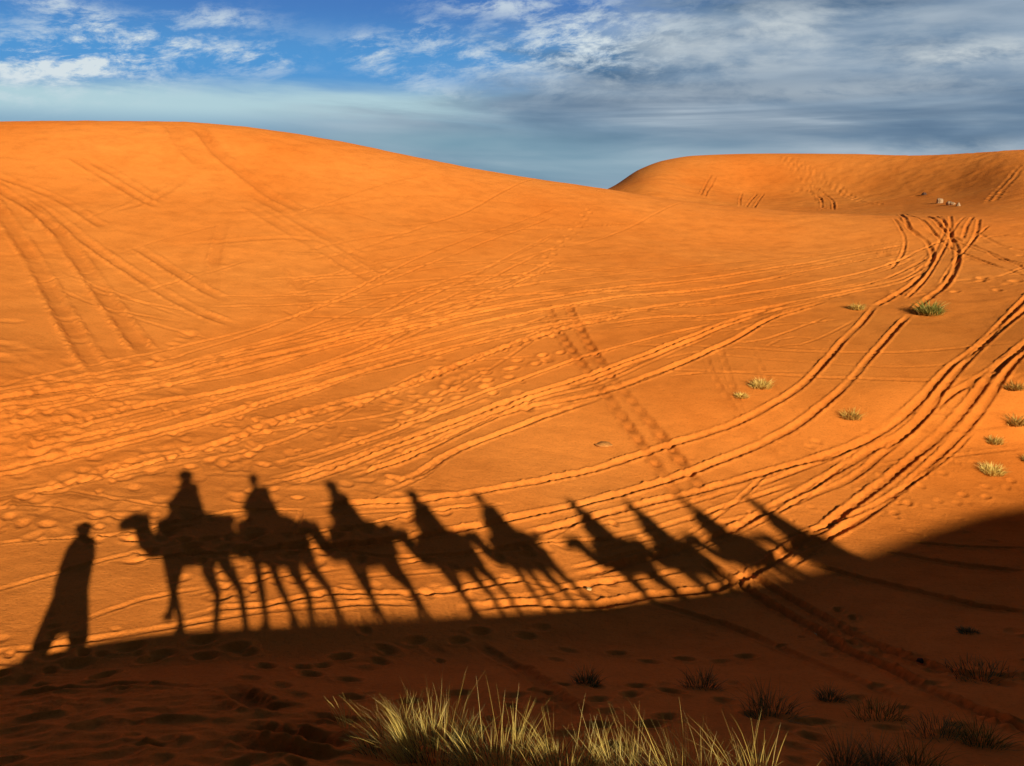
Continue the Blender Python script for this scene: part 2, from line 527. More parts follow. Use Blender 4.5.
# bundle at the right
for pts, w, dp in [
    ([(1040, 285), (1024, 300), (985, 340), (952, 366), (929, 390), (906, 413), (882, 431), (850, 448), (812, 460), (768, 472), (724, 485), (640, 505), (560, 526), (500, 540)], .18, .11),
    ([(1040, 298), (1010, 322), (979, 349), (947, 384), (923, 416), (900, 437), (870, 451), (841, 469), (806, 489), (768, 510), (733, 530), (690, 546), (640, 560), (560, 580)], .18, .12),
    ([(1040, 330), (1020, 346), (988, 372), (958, 390), (929, 410), (911, 430), (882, 454), (853, 478), (812, 495), (783, 508), (740, 520), (680, 528)], .16, .09),
    ([(1040, 332), (1022, 348), (996, 370), (973, 399), (947, 428), (914, 457), (882, 484), (850, 507), (821, 530), (790, 548), (764, 567), (711, 590), (650, 594), (600, 606), (522, 604), (442, 612)], .19, .14),
    ([(1040, 340), (1023, 354), (999, 384), (979, 413), (955, 440), (935, 460), (906, 486), (870, 513), (829, 537), (805, 547), (766, 566)], .17, .1),
    ([(1045, 365), (1010, 380), (964, 387), (941, 404), (911, 431)], .14, .06), ([(876, 504), (840, 530), (800, 560), (770, 578)], .14, .06),
    ([(940, 385), (900, 420), (860, 445), (800, 470), (740, 492)], .13, .06), ([(812, 478), (760, 495), (700, 515), (640, 532), (570, 545)], .13, .06),
    ([(770, 480), (700, 500), (620, 522), (552, 528)], .12, .05), ([(700, 530), (620, 545), (560, 560)], .12, .05)]:
    carve(pts, w * .88, dp * .7, dp * .36, rough=.6, side=.2)
# lower flat: thin sharp tracks under the caravan's shadows
for pts, w, dp in [
    ([(-40, 502), (0, 505), (47, 505), (88, 513), (135, 520), (180, 526)], .09, .05), ([(63, 489), (110, 498), (163, 506), (230, 512)], .09, .05),
    ([(-40, 600), (0, 589), (63, 572), (135, 553), (200, 540), (280, 528)], .11, .06), ([(-40, 658), (0, 653), (85, 641), (172, 626), (260, 612), (324, 608), (374, 604), (442, 606)], .12, .06),
    ([(170, 622), (220, 608), (264, 606), (324, 595), (377, 594), (442, 593), (480, 586), (540, 577)], .12, .07), ([(180, 598), (240, 582), (300, 574), (360, 566)], .1, .05),
    ([(400, 594), (463, 589), (522, 580), (562, 588), (620, 580)], .12, .06), ([(470, 600), (530, 596), (578, 585), (640, 577), (700, 566)], .12, .07),
    ([(400, 533), (489, 523), (565, 508), (640, 490)], .11, .06), ([(514, 532), (552, 527), (600, 515)], .1, .06), ([(537, 544), (578, 522), (620, 508)], .1, .06),
    ([(280, 520), (360, 512), (440, 508), (520, 502)], .1, .045), ([(220, 560), (300, 545), (380, 556), (470, 552), (560, 545)], .1, .05), ([(60, 630), (140, 600), (220, 585)], .1, .05),
    ([(300, 500), (300, 515), (285, 540)], .08, .04), ([(560, 570), (600, 562), (650, 548), (700, 545)], .1, .06), ([(330, 580), (420, 572), (500, 566)], .1, .05)]:
    carve(pts, w, dp * .55, dp * .35, rough=.25, fade=1.0)
for k in range(12):
    u0, v0 = frnd.uniform(640, 960), frnd.uniform(330, 480)
    carve([(u0, v0), (u0 + frnd.uniform(30, 70), v0 + frnd.uniform(-16, 6)), (u0 + frnd.uniform(90, 180), v0 + frnd.uniform(-30, 10))], .11, frnd.uniform(.02, .04), .015, rough=.7, fade=1.0)
for k in range(14):
    u0, v0 = frnd.uniform(-20, 360), frnd.uniform(215, 310)
    d_ = frnd.choice((-1, 1))
    carve([(u0, v0), (u0 + 60, v0 + d_ * frnd.uniform(10, 30)), (u0 + 140, v0 + d_ * frnd.uniform(25, 60))], .16, frnd.uniform(.02, .04), .02, rough=.7)
# pair of cleated tracks running down the middle, and faint parallels
for pts in [[(545, 300), (561, 334), (585, 368), (615, 407), (639, 441), (659, 468), (681, 500), (700, 526)],
            [(565, 298), (583, 334), (610, 375), (634, 404), (664, 439), (682, 463), (702, 488), (726, 514)]]:
    carve(pts, .22, .12, .05, rough=.35, dash=.28)
for pts in [[(718, 340), (725, 363), (735, 392), (745, 424)], [(750, 345), (764, 372), (785, 402), (815, 430)], [(700, 340), (716, 380), (745, 425), (770, 455)], [(735, 420), (765, 445), (800, 470)], [(800, 425), (830, 447)]]:
    carve(pts, .15, .035, .02, rough=.4, dash=.3)
# tracks inside the shade
for pts, w, dp in [
    ([(700, 560), (742, 585), (777, 609), (812, 628), (842, 649), (886, 667), (930, 690), (1019, 726), (1060, 742)], .16, .1),
    ([(730, 562), (768, 585), (812, 611), (842, 629), (889, 652), (935, 668), (1030, 690)], .16, .1),
    ([(640, 598), (724, 624), (783, 649), (851, 677), (900, 700)], .14, .06), ([(800, 560), (830, 569), (901, 587), (975, 605), (1040, 612)], .14, .07),
    ([(870, 545), (930, 560), (1035, 572)], .14, .06), ([(900, 540), (960, 546), (1035, 548)], .12, .05),
    ([(470, 640), (520, 668), (560, 700), (590, 720)], .2, .07), ([(420, 640), (450, 660)], .2, .06), ([(0, 700), (60, 690), (140, 684), (210, 690)], .16, .05),
    ([(230, 720), (300, 735), (360, 748)], .22, .16), ([(220, 735), (290, 752), (360, 757)], .2, .15), ([(290, 712), (340, 718), (380, 722)], .2, .13), ([(225, 685), (260, 704), (310, 708)], .26, .14)]:
    carve(pts, w, dp, dp * .5, rough=.6, fade=.6)

def scuffs(n, ur, vr, r=(.1, .2), depth=(.025, .06)):
    n = int(n * .5)
    for _ in range(n):
        u_, v_ = random.uniform(*ur), random.uniform(*vr)
        x_, y_ = at(u_, v_)
        pits([(x_, y_, random.gauss(2.4, .6))], random.uniform(*r), random.uniform(*depth))


scuffs(330, (-20, 260), (400, 540), (.08, .2), (.015, .05)); scuffs(20, (-20, 180), (540, 640), (.06, .1), (.01, .02)); scuffs(150, (180, 420), (400, 500), (.08, .18), (.015, .045)); scuffs(80, (380, 560), (330, 420))
scuffs(120, (200, 620), (520, 600), (.08, .14), (.02, .04)); scuffs(150, (640, 1030), (420, 560), (.05, .1), (.01, .025)); scuffs(170, (-20, 1040), (630, 766), (.06, .13), (.02, .05))
scuffs(60, (-20, 220), (330, 400), (.15, .3), (.02, .05)); scuffs(70, (880, 1030), (225, 300), (.12, .22), (.03, .06))
# footprints ---------------------------------------------------------------
for off in (0, 4):       # the trodden path slanting over the flat
    walk([(0, 503 + off), (60, 487 + off), (130, 462 + off), (215, 445 + off), (285, 418 + off * .8), (340, 402 + off * .7), (400, 388 + off * .6), (470, 360 + off * .5), (512, 345 + off * .4), (560, 330), (620, 315)], .55, .12, .1, .045)
carve([(0, 503), (60, 487), (130, 462), (215, 445), (285, 418), (340, 402), (400, 388), (470, 360), (512, 345), (560, 330), (640, 312)], .22, .09, .04, rough=1.4)
walk([(400, 420), (450, 398), (500, 378), (560, 350)], .75, .2, .14, .07)
walk([(420, 400), (480, 378), (530, 358)], .75, .2, .14, .06)
walk([(590, 210), (565, 240), (545, 262), (530, 285)], .9, .15, .15, .04)
walk([(10, 320), (60, 320), (100, 322)], 1.8, .2, .25, .035); walk([(5, 342), (50, 341), (80, 342)], 1.8, .2, .25, .035)
for k in range(5):
    walk([(60 + 40 * k, 520 + 18 * k), (140 + 45 * k, 545 + 6 * k), (240 + 50 * k, 540 - 8 * k)], .8, .2, .13, .05)
walk([(820, 440), (870, 470), (900, 520)], .7, .15, .1, .025); walk([(900, 500), (940, 470), (985, 455)], .7, .15, .1, .025); walk([(890, 510), (960, 500), (1020, 480)], .6, .15, .1, .025)
# prints over the far dune
walk([(782, 156), (790, 165), (800, 176), (812, 188), (822, 205)], 1.0, .3, .22, .07)
walk([(787, 157), (800, 168), (815, 180), (840, 190), (880, 205)], 1.0, .3, .22, .07)
walk([(792, 158), (815, 172), (835, 184), (860, 200)], 1.0, .3, .22, .07)
walk([(1022, 166), (1005, 185), (992, 200)], 1.0, .3, .22, .07)
walk([(1018, 170), (1000, 190), (990, 203)], 1.0, .3, .22, .07)
for pts in [[(712, 174), (706, 184), (700, 196)], [(757, 193), (751, 200), (746, 207)], [(764, 193), (759, 200), (754, 208)], [(742, 192), (740, 200), (740, 206)], [(716, 176), (708, 190), (705, 197)],
            [(808, 186), (820, 190), (832, 200), (834, 210)], [(785, 193), (805, 190), (820, 198), (822, 208)], [(818, 211), (826, 208), (836, 209)]]:
    carve(pts, .2, .1, .08, rough=.9, fade=1.5)
# prints and scuffs on the shaded slope
for k in range(9):
    u0 = random.uniform(-40, 900); v0 = random.uniform(640, 740)
    walk([(u0, v0), (u0 + random.uniform(60, 140), v0 + random.uniform(-25, 25)), (u0 + random.uniform(180, 320), v0 + random.uniform(-40, 30))], .62, .14, .12, .055)
walk([(0, 668), (120, 655), (260, 640)], .55, .2, .13, .06)
walk([(840, 610), (846, 620), (852, 632), (858, 645)], .35, .1, .08, .05)

GZ2 = GZ + DISP
# loose pale sand along the crests, darker rippled sand below it; flat toned darker, with the right side's weaker sunlight painted in
_Dc = c_crest(np.clip(AZ, -.85, .85))[0][None, :]
_R = np.hypot(GX, GY)
_nz = 3.0 * fbm(GX * .06, GY * .06, 81, 2)
TONE += sstep(30, 40, _R + _nz) * (1 - sstep(-13, -8, _R - _Dc + _nz)) * (1 - sstep(.05, .35, AZ)[None, :] * .7) * .28
_Df = c_far(np.clip(AZ, -.85, .85))[0][None, :]
TONE += sstep(6, 10, _R - _Dc) * (1 - sstep(-16, -9, _R - _Df + _nz)) * .45
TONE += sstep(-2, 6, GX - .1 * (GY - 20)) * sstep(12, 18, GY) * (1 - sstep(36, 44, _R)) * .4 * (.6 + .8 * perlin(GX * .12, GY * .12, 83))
TONE += sstep(5, 11, GX - .08 * GY) * sstep(12, 18, GY) * (1 - sstep(40, 52, _R)) * .5  # weaker sunlight on the right side, put into the sand colour
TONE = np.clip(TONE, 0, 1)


def ground(x, y):
    D = math.hypot(x, y); a = math.atan2(x, y)
    i = min(max(np.searchsorted(RAD, D) - 1, 0), NR - 2); j = min(max(np.searchsorted(AZ, a) - 1, 0), NA - 2)
    fi = (D - RAD[i]) / (RAD[i + 1] - RAD[i]); fj = (a - AZ[j]) / (AZ[j + 1] - AZ[j])
    return float((GZ2[i, j] * (1 - fj) + GZ2[i, j + 1] * fj) * (1 - fi) + (GZ2[i + 1, j] * (1 - fj) + GZ2[i + 1, j + 1] * fj) * fi)


# ------------------------------------------------------------------ materials
def new_mat(name):
    m = bpy.data.materials.new(name); m.use_nodes = True
    nt = m.node_tree
    b = nt.nodes['Principled BSDF']
    b.inputs['Specular IOR Level'].default_value = .15
    return m, nt, b


def nd(nt, typ, **kw):
    n = nt.nodes.new(typ)
    for k, v in kw.items():
        if k == 'ins':
            for kk, vv in v.items():
                if hasattr(vv, 'is_output'): nt.links.new(vv, n.inputs[kk])
                else: n.inputs[kk].default_value = vv
        else: setattr(n, k, v)
    return n


def ramp(nt, fac, stops):
    r = nt.nodes.new('ShaderNodeValToRGB')
    e = r.color_ramp.elements
    while len(e) < len(stops): e.new(.5)
    for i, (p, c) in enumerate(stops):
        e[i].position = p; e[i].color = (*c, 1) if len(c) == 3 else c
    nt.links.new(fac, r.inputs[0])
    return r.outputs[0]


def cloth_mat(name, c, var=.25, scale=14, rough=.9, sheen=0):
    m, nt, b = new_mat(name)
    tc = nd(nt, 'ShaderNodeTexCoord')
    n = nd(nt, 'ShaderNodeTexNoise', ins={'Vector': tc.outputs['Object'], 'Scale': scale, 'Detail': 5.0})
    col = ramp(nt, n.outputs['Fac'], [(.3, tuple(x * (1 - var) for x in c)), (.7, tuple(min(1, x * (1 + var)) for x in c))])
    nt.links.new(col, b.inputs['Base Color'])
    b.inputs['Roughness'].default_value = rough
    n2 = nd(nt, 'ShaderNodeTexNoise', ins={'Vector': tc.outputs['Object'], 'Scale': scale * 6, 'Detail': 3.0})
    bp = nd(nt, 'ShaderNodeBump', ins={'Height': n2.outputs['Fac'], 'Strength': .4, 'Distance': .01})
    nt.links.new(bp.outputs[0], b.inputs['Normal'])
    return m


def sand_mat():
    m, nt, b = new_mat('sand')
    b.inputs['Roughness'].default_value = .95
    b.inputs['Specular IOR Level'].default_value = .05
    geo = nd(nt, 'ShaderNodeNewGeometry')
    pos = geo.outputs['Position']
    att = nd(nt, 'ShaderNodeAttribute', attribute_name='churn')
    big = nd(nt, 'ShaderNodeTexNoise', ins={'Vector': pos, 'Scale': .07, 'Detail': 4.0, 'Roughness': .55})
    mid = nd(nt, 'ShaderNodeTexNoise', ins={'Vector': pos, 'Scale': .9, 'Detail': 6.0, 'Roughness': .65})
    fine = nd(nt, 'ShaderNodeTexNoise', ins={'Vector': pos, 'Scale': 14.0, 'Detail': 8.0, 'Roughness': .78})
    c1 = ramp(nt, big.outputs['Fac'], [(.32, (.85, .245, .036)), (.5, (.90, .285, .048)), (.68, (.93, .320, .060))])
    c2 = ramp(nt, mid.outputs['Fac'], [(.3, (.86, .84, .80)), (.55, (1, 1, 1)), (.75, (1.0, 1.0, 1.0))])
    c3 = ramp(nt, fine.outputs['Fac'], [(.34, (.72, .69, .64)), (.48, (.97, .97, .96)), (.6, (1, 1, 1))])
    m1 = nd(nt, 'ShaderNodeMixRGB', blend_type='MULTIPLY', ins={0: 1.0, 1: c1, 2: c2})
    m2 = nd(nt, 'ShaderNodeMixRGB', blend_type='MULTIPLY', ins={0: .8, 1: m1.outputs[0], 2: c3})
    m3 = nd(nt, 'ShaderNodeMixRGB', blend_type='MULTIPLY', ins={0: att.outputs['Fac'], 1: m2.outputs[0], 2: (.80, .76, .72, 1)})
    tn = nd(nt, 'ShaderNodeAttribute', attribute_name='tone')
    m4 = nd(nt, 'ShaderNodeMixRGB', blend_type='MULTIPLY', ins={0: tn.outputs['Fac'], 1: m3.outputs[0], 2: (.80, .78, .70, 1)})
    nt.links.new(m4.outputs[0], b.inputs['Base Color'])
    # wind ripples and grain
    rp = nd(nt, 'ShaderNodeMapping', ins={'Vector': pos, 'Rotation': (0, 0, .5), 'Scale': (1.0, 3.2, 1.0)})
    rip = nd(nt, 'ShaderNodeTexNoise', ins={'Vector': rp.outputs[0], 'Scale': 2.6, 'Detail': 3.0, 'Distortion': .6})
    b1 = nd(nt, 'ShaderNodeBump', ins={'Height': rip.outputs['Fac'], 'Strength': .3, 'Distance': .03})
    b2 = nd(nt, 'ShaderNodeBump', ins={'Height': mid.outputs['Fac'], 'Strength': .5, 'Distance': .03, 'Normal': b1.outputs[0]})
    b3 = nd(nt, 'ShaderNodeBump', ins={'Height': fine.outputs['Fac'], 'Strength': .8, 'Distance': .035, 'Normal': b2.outputs[0]})
    nt.links.new(b3.outputs[0], b.inputs['Normal'])
    return m


# ------------------------------------------------------------------ sand sheet mesh
def build_sand():
    me = bpy.data.meshes.new('desert_sand')
    nv = NR * NA + 1
    co = np.empty((nv, 3), np.float32)
    co[:-1, 0] = GX.ravel(); co[:-1, 1] = GY.ravel(); co[:-1, 2] = GZ2.ravel()
    co[-1] = (0, 0, GZ2[0].mean())
    idx = np.arange(NR * NA).reshape(NR, NA)
    nx = np.roll(idx, -1, axis=1)
    q = np.stack([idx[:-1], idx[1:], nx[1:], nx[:-1]], -1).reshape(-1, 4)
    tri = np.stack([idx[0], nx[0], np.full(NA, nv - 1)], -1)
    tri = tri[:, ::-1]
    nq, ntr = len(q), len(tri)
    me.vertices.add(nv); me.vertices.foreach_set('co', co.ravel())
    loops = np.concatenate([q[:, ::-1].ravel(), tri[:, ::-1].ravel()]).astype(np.int32)
    loops = np.concatenate([q.ravel(), tri.ravel()]).astype(np.int32)
    me.loops.add(len(loops)); me.loops.foreach_set('vertex_index', loops)
    me.polygons.add(nq + ntr)
    ls = np.concatenate([np.arange(nq) * 4, nq * 4 + np.arange(ntr) * 3]).astype(np.int32)
    me.polygons.foreach_set('loop_start', ls)
    me.polygons.foreach_set('use_smooth', np.ones(nq + ntr, bool))
    me.update(calc_edges=True)
    at_ = me.attributes.new('churn', 'FLOAT', 'POINT')
    ch = np.zeros(nv, np.float32); ch[:-1] = DIST.ravel()
    at_.data.foreach_set('value', ch)
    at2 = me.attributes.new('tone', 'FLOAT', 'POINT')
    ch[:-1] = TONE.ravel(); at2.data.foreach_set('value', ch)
    me.materials.append(sand_mat())
    o = bpy.data.objects.new('desert_sand', me); COL.objects.link(o)
    o['kind'] = 'structure'
    o['label'] = 'rippled orange desert sand with tyre tracks and dunes'
    if me.polygons[len(q) // 2].normal.z < 0:
        me.flip_normals()
    return o



# ------------------------------------------------------------------ helpers for things
def tag(o, label, cat, group=None):
    o['label'] = label; o['category'] = cat
    if group: o['group'] = group
    return o


def empty(name, loc, rotz=0, scale=1):
    o = bpy.data.objects.new(name, None); COL.objects.link(o)
    o.location = loc; o.rotation_euler = (0, 0, rotz); o.scale = (scale,) * 3
    o.empty_display_size = .2
    return o


def add_mesh(name, verts, faces, mat, parent=None, smooth=True):
    me = bpy.data.meshes.new(name)
    me.from_pydata([tuple(v) for v in verts], [], faces)
    me.materials.append(mat)
    if smooth:
        me.polygons.foreach_set('use_smooth', [True] * len(me.polygons))
    me.update()
    o = bpy.data.objects.new(name, me); COL.objects.link(o)
    o.parent = parent
    return o


_bm = bmesh.new(); bmesh.ops.create_icosphere(_bm, subdivisions=2, radius=1.02)
BALL_V = np.array([v.co[:] for v in _bm.verts]); BALL_F = np.array([[v.index for v in f.verts] for f in _bm.faces]); _bm.free()


def fused(name, chains, balls, mat, parent=None, vox=.03, smooth=4):
    """one continuous skin grown round tapered chains [(point, radius), ...] and ellipsoids (centre, radii)"""
    cs, rs = [], []
    for ch in chains:
        for (p, r), (p2, r2) in zip(ch, ch[1:]):
            p = np.array(p, float); p2 = np.array(p2, float)
            n = max(2, int(np.linalg.norm(p2 - p) / (min(r, r2) * .5)))
            for k in range(n + 1):
                t = k / n
                cs.append(p + (p2 - p) * t); rs.append([r + (r2 - r) * t] * 3)
    for c, r in balls:
        cs.append(np.array(c, float)); rs.append(list(r) if hasattr(r, '__len__') else [r] * 3)
    cs = np.array(cs); rs = np.array(rs)
    V = (cs[:, None, :] + rs[:, None, :] * BALL_V[None]).reshape(-1, 3)
    Fc = (BALL_F[None] + (np.arange(len(cs)) * len(BALL_V))[:, None, None]).reshape(-1, 3)
    me = bpy.data.meshes.new(name + '_src')
    me.vertices.add(len(V)); me.vertices.foreach_set('co', V.ravel().astype(np.float32))
    me.loops.add(Fc.size); me.loops.foreach_set('vertex_index', Fc.ravel().astype(np.int32))
    me.polygons.add(len(Fc)); me.polygons.foreach_set('loop_start', (np.arange(len(Fc)) * 3).astype(np.int32))
    me.update(calc_edges=True)
    o = bpy.data.objects.new(name + '_src', me); COL.objects.link(o)
    md = o.modifiers.new('r', 'REMESH'); md.mode = 'VOXEL'; md.voxel_size = vox
    ms = o.modifiers.new('s', 'SMOOTH'); ms.iterations = smooth; ms.factor = .5
    dg = bpy.context.evaluated_depsgraph_get(); dg.update()
    out = bpy.data.meshes.new_from_object(o.evaluated_get(dg))
    bpy.data.objects.remove(o); bpy.data.meshes.remove(me)
    out.name = name
    out.materials.clear(); out.materials.append(mat)
    out.polygons.foreach_set('use_smooth', [True] * len(out.polygons))
    r = bpy.data.objects.new(name, out); COL.objects.link(r); r.parent = parent
    return r


def children(o): return [c for c in COL.objects if c.parent == o]


def copy_tree(o, parent=None):
    c = o.copy(); COL.objects.link(c); c.parent = parent
    for ch in children(o): copy_tree(ch, c)
    return c


# ------------------------------------------------------------------ camels
M_FUR = cloth_mat('camel_fur', (.42, .27, .14), .25, 9)
M_BLANK = [cloth_mat('blanket_red', (.35, .05, .05)), cloth_mat('blanket_blue', (.06, .1, .3)), cloth_mat('blanket_tan', (.4, .3, .2))]
M_METAL = cloth_mat('dark_iron', (.06, .055, .05), .1, 20, .5)
M_EYE = cloth_mat('dark_eye', (.01, .008, .006), .1, 20, .2)
M_SKIN = cloth_mat('skin', (.42, .24, .16), .08, 8, .6)
M_SHIRT = [cloth_mat('shirt_blue', (.08, .14, .3)), cloth_mat('shirt_white', (.7, .68, .62), .08), cloth_mat('shirt_green', (.1, .2, .12)), cloth_mat('shirt_grey', (.2, .2, .21))]
M_SCARF = [cloth_mat('scarf_indigo', (.05, .08, .35)), cloth_mat('scarf_ochre', (.6, .35, .08)), cloth_mat('scarf_white', (.75, .72, .66), .08), cloth_mat('scarf_red', (.45, .06, .06))]
M_TROUSER = cloth_mat('trousers', (.06, .065, .09))
M_LEATHER = cloth_mat('leather', (.12, .06, .03), .3, 12, .6)
M_ROPE = cloth_mat('rope', (.5, .42, .28))


def make_camel(gait, mi):
    root = empty('camel', (0, 0, 0))
    g = gait
    chains = []
    # phase offsets of the four feet along the walk
    for sy, ph in ((1, g[0]), (-1, g[1])):
        chains.append([((.52, sy * .2, 1.35), .17), ((.50, sy * .19, 1.02), .105), ((.52 + ph * .28, sy * .16, .56), .088), ((.50 + ph * .62, sy * .15, .13 + .05 * abs(ph)), .062), ((.54 + ph * .66, sy * .15, .05), .07)])
        chains.append([((.50 + ph * .66, sy * .15, .045), .07), ((.62 + ph * .66, sy * .15, .04), .055)])
    for sy, ph in ((1, g[2]), (-1, g[3])):
        chains.append([((-.62, sy * .17, 1.4), .21), ((-.52 + ph * .15, sy * .19, 1.0), .135), ((-.74 + ph * .42, sy * .16, .62), .08), ((-.64 + ph * .66, sy * .15, .13), .062), ((-.60 + ph * .68, sy * .15, .05), .062)])
        chains.append([((-.62 + ph * .68, sy * .15, .045), .07), ((-.52 + ph * .68, sy * .15, .04), .055)])
    chains.append([((.6, 0, 1.46), .27), ((.84, 0, 1.22), .24), ((1.04, 0, 1.15), .215), ((1.22, 0, 1.24), .195), ((1.32, 0, 1.38), .18), ((1.38, 0, 1.52), .17)])
    chains.append([((1.39, 0, 1.58), .2), ((1.53, 0, 1.6), .19), ((1.71, 0, 1.55), .16), ((1.85, 0, 1.49), .145)])
    for sy in (1, -1):
        chains.append([((1.32, sy * .13, 1.76), .035), ((1.27, sy * .18, 1.85), .02)])
    chains.append([((-.9, 0, 1.5), .05), ((-1.0, 0, 1.25), .035), ((-1.0, 0, .95), .03), ((-.98, 0, .85), .045)])
    balls = [((.52, 0, 1.42), (.38, .29, .40)), ((.0, 0, 1.39), (.66, .35, .43)), ((-.58, 0, 1.45), (.36, .27, .35)), ((-.05, 0, 1.76), (.42, .2, .30)), ((.1, 0, 1.16), (.48, .26, .24))]
    b = fused('body', chains, balls, M_FUR, root, .032, 5)
    for sy in (1, -1):
        e = fused('eye', [], [((1.56, sy * .165, 1.66), .034)], M_EYE, root, .008, 1)
    # saddle of stacked blankets around the hump, with a T-handle in front and a roll behind
    bl = fused('saddle_blanket', [], [((.0, 0, 1.58), (.62, .42, .30)), ((.02, .3, 1.35), (.5, .13, .34)), ((.02, -.3, 1.35), (.5, .13, .34))], M_BLANK[mi], root, .03, 3)
    fused('saddle_pad', [[((.42, -.26, 1.78), .1), ((.46, 0, 1.9), .12), ((.42, .26, 1.78), .1)], [((-.5, -.26, 1.78), .1), ((-.56, 0, 1.92), .13), ((-.5, .26, 1.78), .1)],
                          [((.42, .28, 1.74), .1), ((-.5, .28, 1.74), .1)], [((.42, -.28, 1.74), .1), ((-.5, -.28, 1.74), .1)]], [((-.0, 0, 1.86), (.44, .32, .22))], M_BLANK[(mi + 1) % 3], root, .025, 3)
    h = fused('saddle_handle', [[((.5, 0, 1.9), .022), ((.52, 0, 2.16), .02)], [((.52, -.16, 2.17), .02), ((.52, .16, 2.17), .02)]], [], M_METAL, root, .01, 1)
    fused('bedroll', [[((-.8, -.34, 1.78), .12), ((-.8, .34, 1.78), .12)]], [], M_BLANK[(mi + 2) % 3], root, .025, 2)
    ring = [((1.73, .16 * math.cos(q), 1.545 + .16 * math.sin(q)), .014) for q in np.linspace(0, 2 * PI, 17)]
    fused('halter', [ring, [((1.73, .16, 1.56), .013), ((1.4, .205, 1.6), .013)], [((1.73, -.16, 1.56), .013), ((1.4, -.205, 1.6), .013)]], [], M_ROPE, root, .009, 1)
    return root


def hand(wrist, fwd, side, up):
    """palm, four unequal curled fingers and a thumb; returned as chains"""
    w = Vector(wrist); f = Vector(fwd).normalized(); s = Vector(side).normalized(); u = Vector(up).normalized()
    ch = [[(w, .026), (w + f * .05, .03), (w + f * .085, .03)]]
    for k, L in enumerate((.066, .075, .07, .055)):
        b = w + f * .085 + s * (.03 - k * .02)
        m = b + f * L * .55 - u * .012
        ch.append([(w + f * .05 + s * (.024 - k * .016), .012), (b, .0095), (m, .0088), (m + f * L * .2 - u * L * .45, .0078)])
    ch.append([(w + f * .03 + s * .028, .014), (w + f * .06 + s * .05 - u * .01, .0105), (w + f * .095 + s * .045 - u * .03, .009)])
    return ch


def head_parts(c):
    c = Vector(c)
    chains = [[(c + Vector((-.01, 0, -.2)), .062), (c + Vector((0, 0, -.1)), .06)], [(c + Vector((.09, 0, .01)), .016), (c + Vector((.118, 0, -.03)), .019)],
              [(c + Vector((.085, -.025, -.062)), .012), (c + Vector((.095, 0, -.062)), .013), (c + Vector((.085, .025, -.062)), .012)]]
    balls = [(c, (.1, .08, .115)), (c + Vector((.035, 0, -.06)), (.068, .058, .065))]
    for sy in (1, -1):
        balls.append((c + Vector((-.005, sy * .08, -.01)), (.022, .012, .034)))
        balls.append((c + Vector((.078, sy * .034, .026)), (.022, .024, .012)))
    return chains, balls


def dress_head(c, root, scarf, mi, hair=True):
    c = Vector(c)
    for sy in (1, -1):
        fused('eye', [], [(c + Vector((.086, sy * .033, .006)), .012)], M_EYE, root, .005, 1)
    if scarf:
        import math as m_
        ring = [(c + Vector((-.01 + .105 * m_.cos(a), .1 * m_.sin(a), .05 + .012 * m_.sin(2 * a))), .06) for a in np.linspace(0, 2 * PI, 13)]
        ring2 = [(c + Vector((-.015 + .08 * m_.cos(a), .08 * m_.sin(a), .105)), .052) for a in np.linspace(0, 2 * PI, 13)]
        tail = [(c + Vector((-.1, .02, .03)), .035), (c + Vector((-.13, .03, -.12)), .04), (c + Vector((-.15, .05, -.3)), .035)]
        neck = [(c + Vector((.01 + .085 * m_.cos(a), .085 * m_.sin(a), -.15)), .055) for a in np.linspace(0, 2 * PI, 11)]
        fused('headscarf', [ring, ring2, tail, neck], [(c + Vector((-.015, 0, .1)), (.1, .1, .1)), (c + Vector((-.05, 0, -.02)), (.1, .12, .14))], M_SCARF[mi], root, .014, 2)
    else:
        fused('hair', [], [(c + Vector((-.03, 0, .05)), (.11, .115, .12))], M_LEATHER, root, .012, 2)


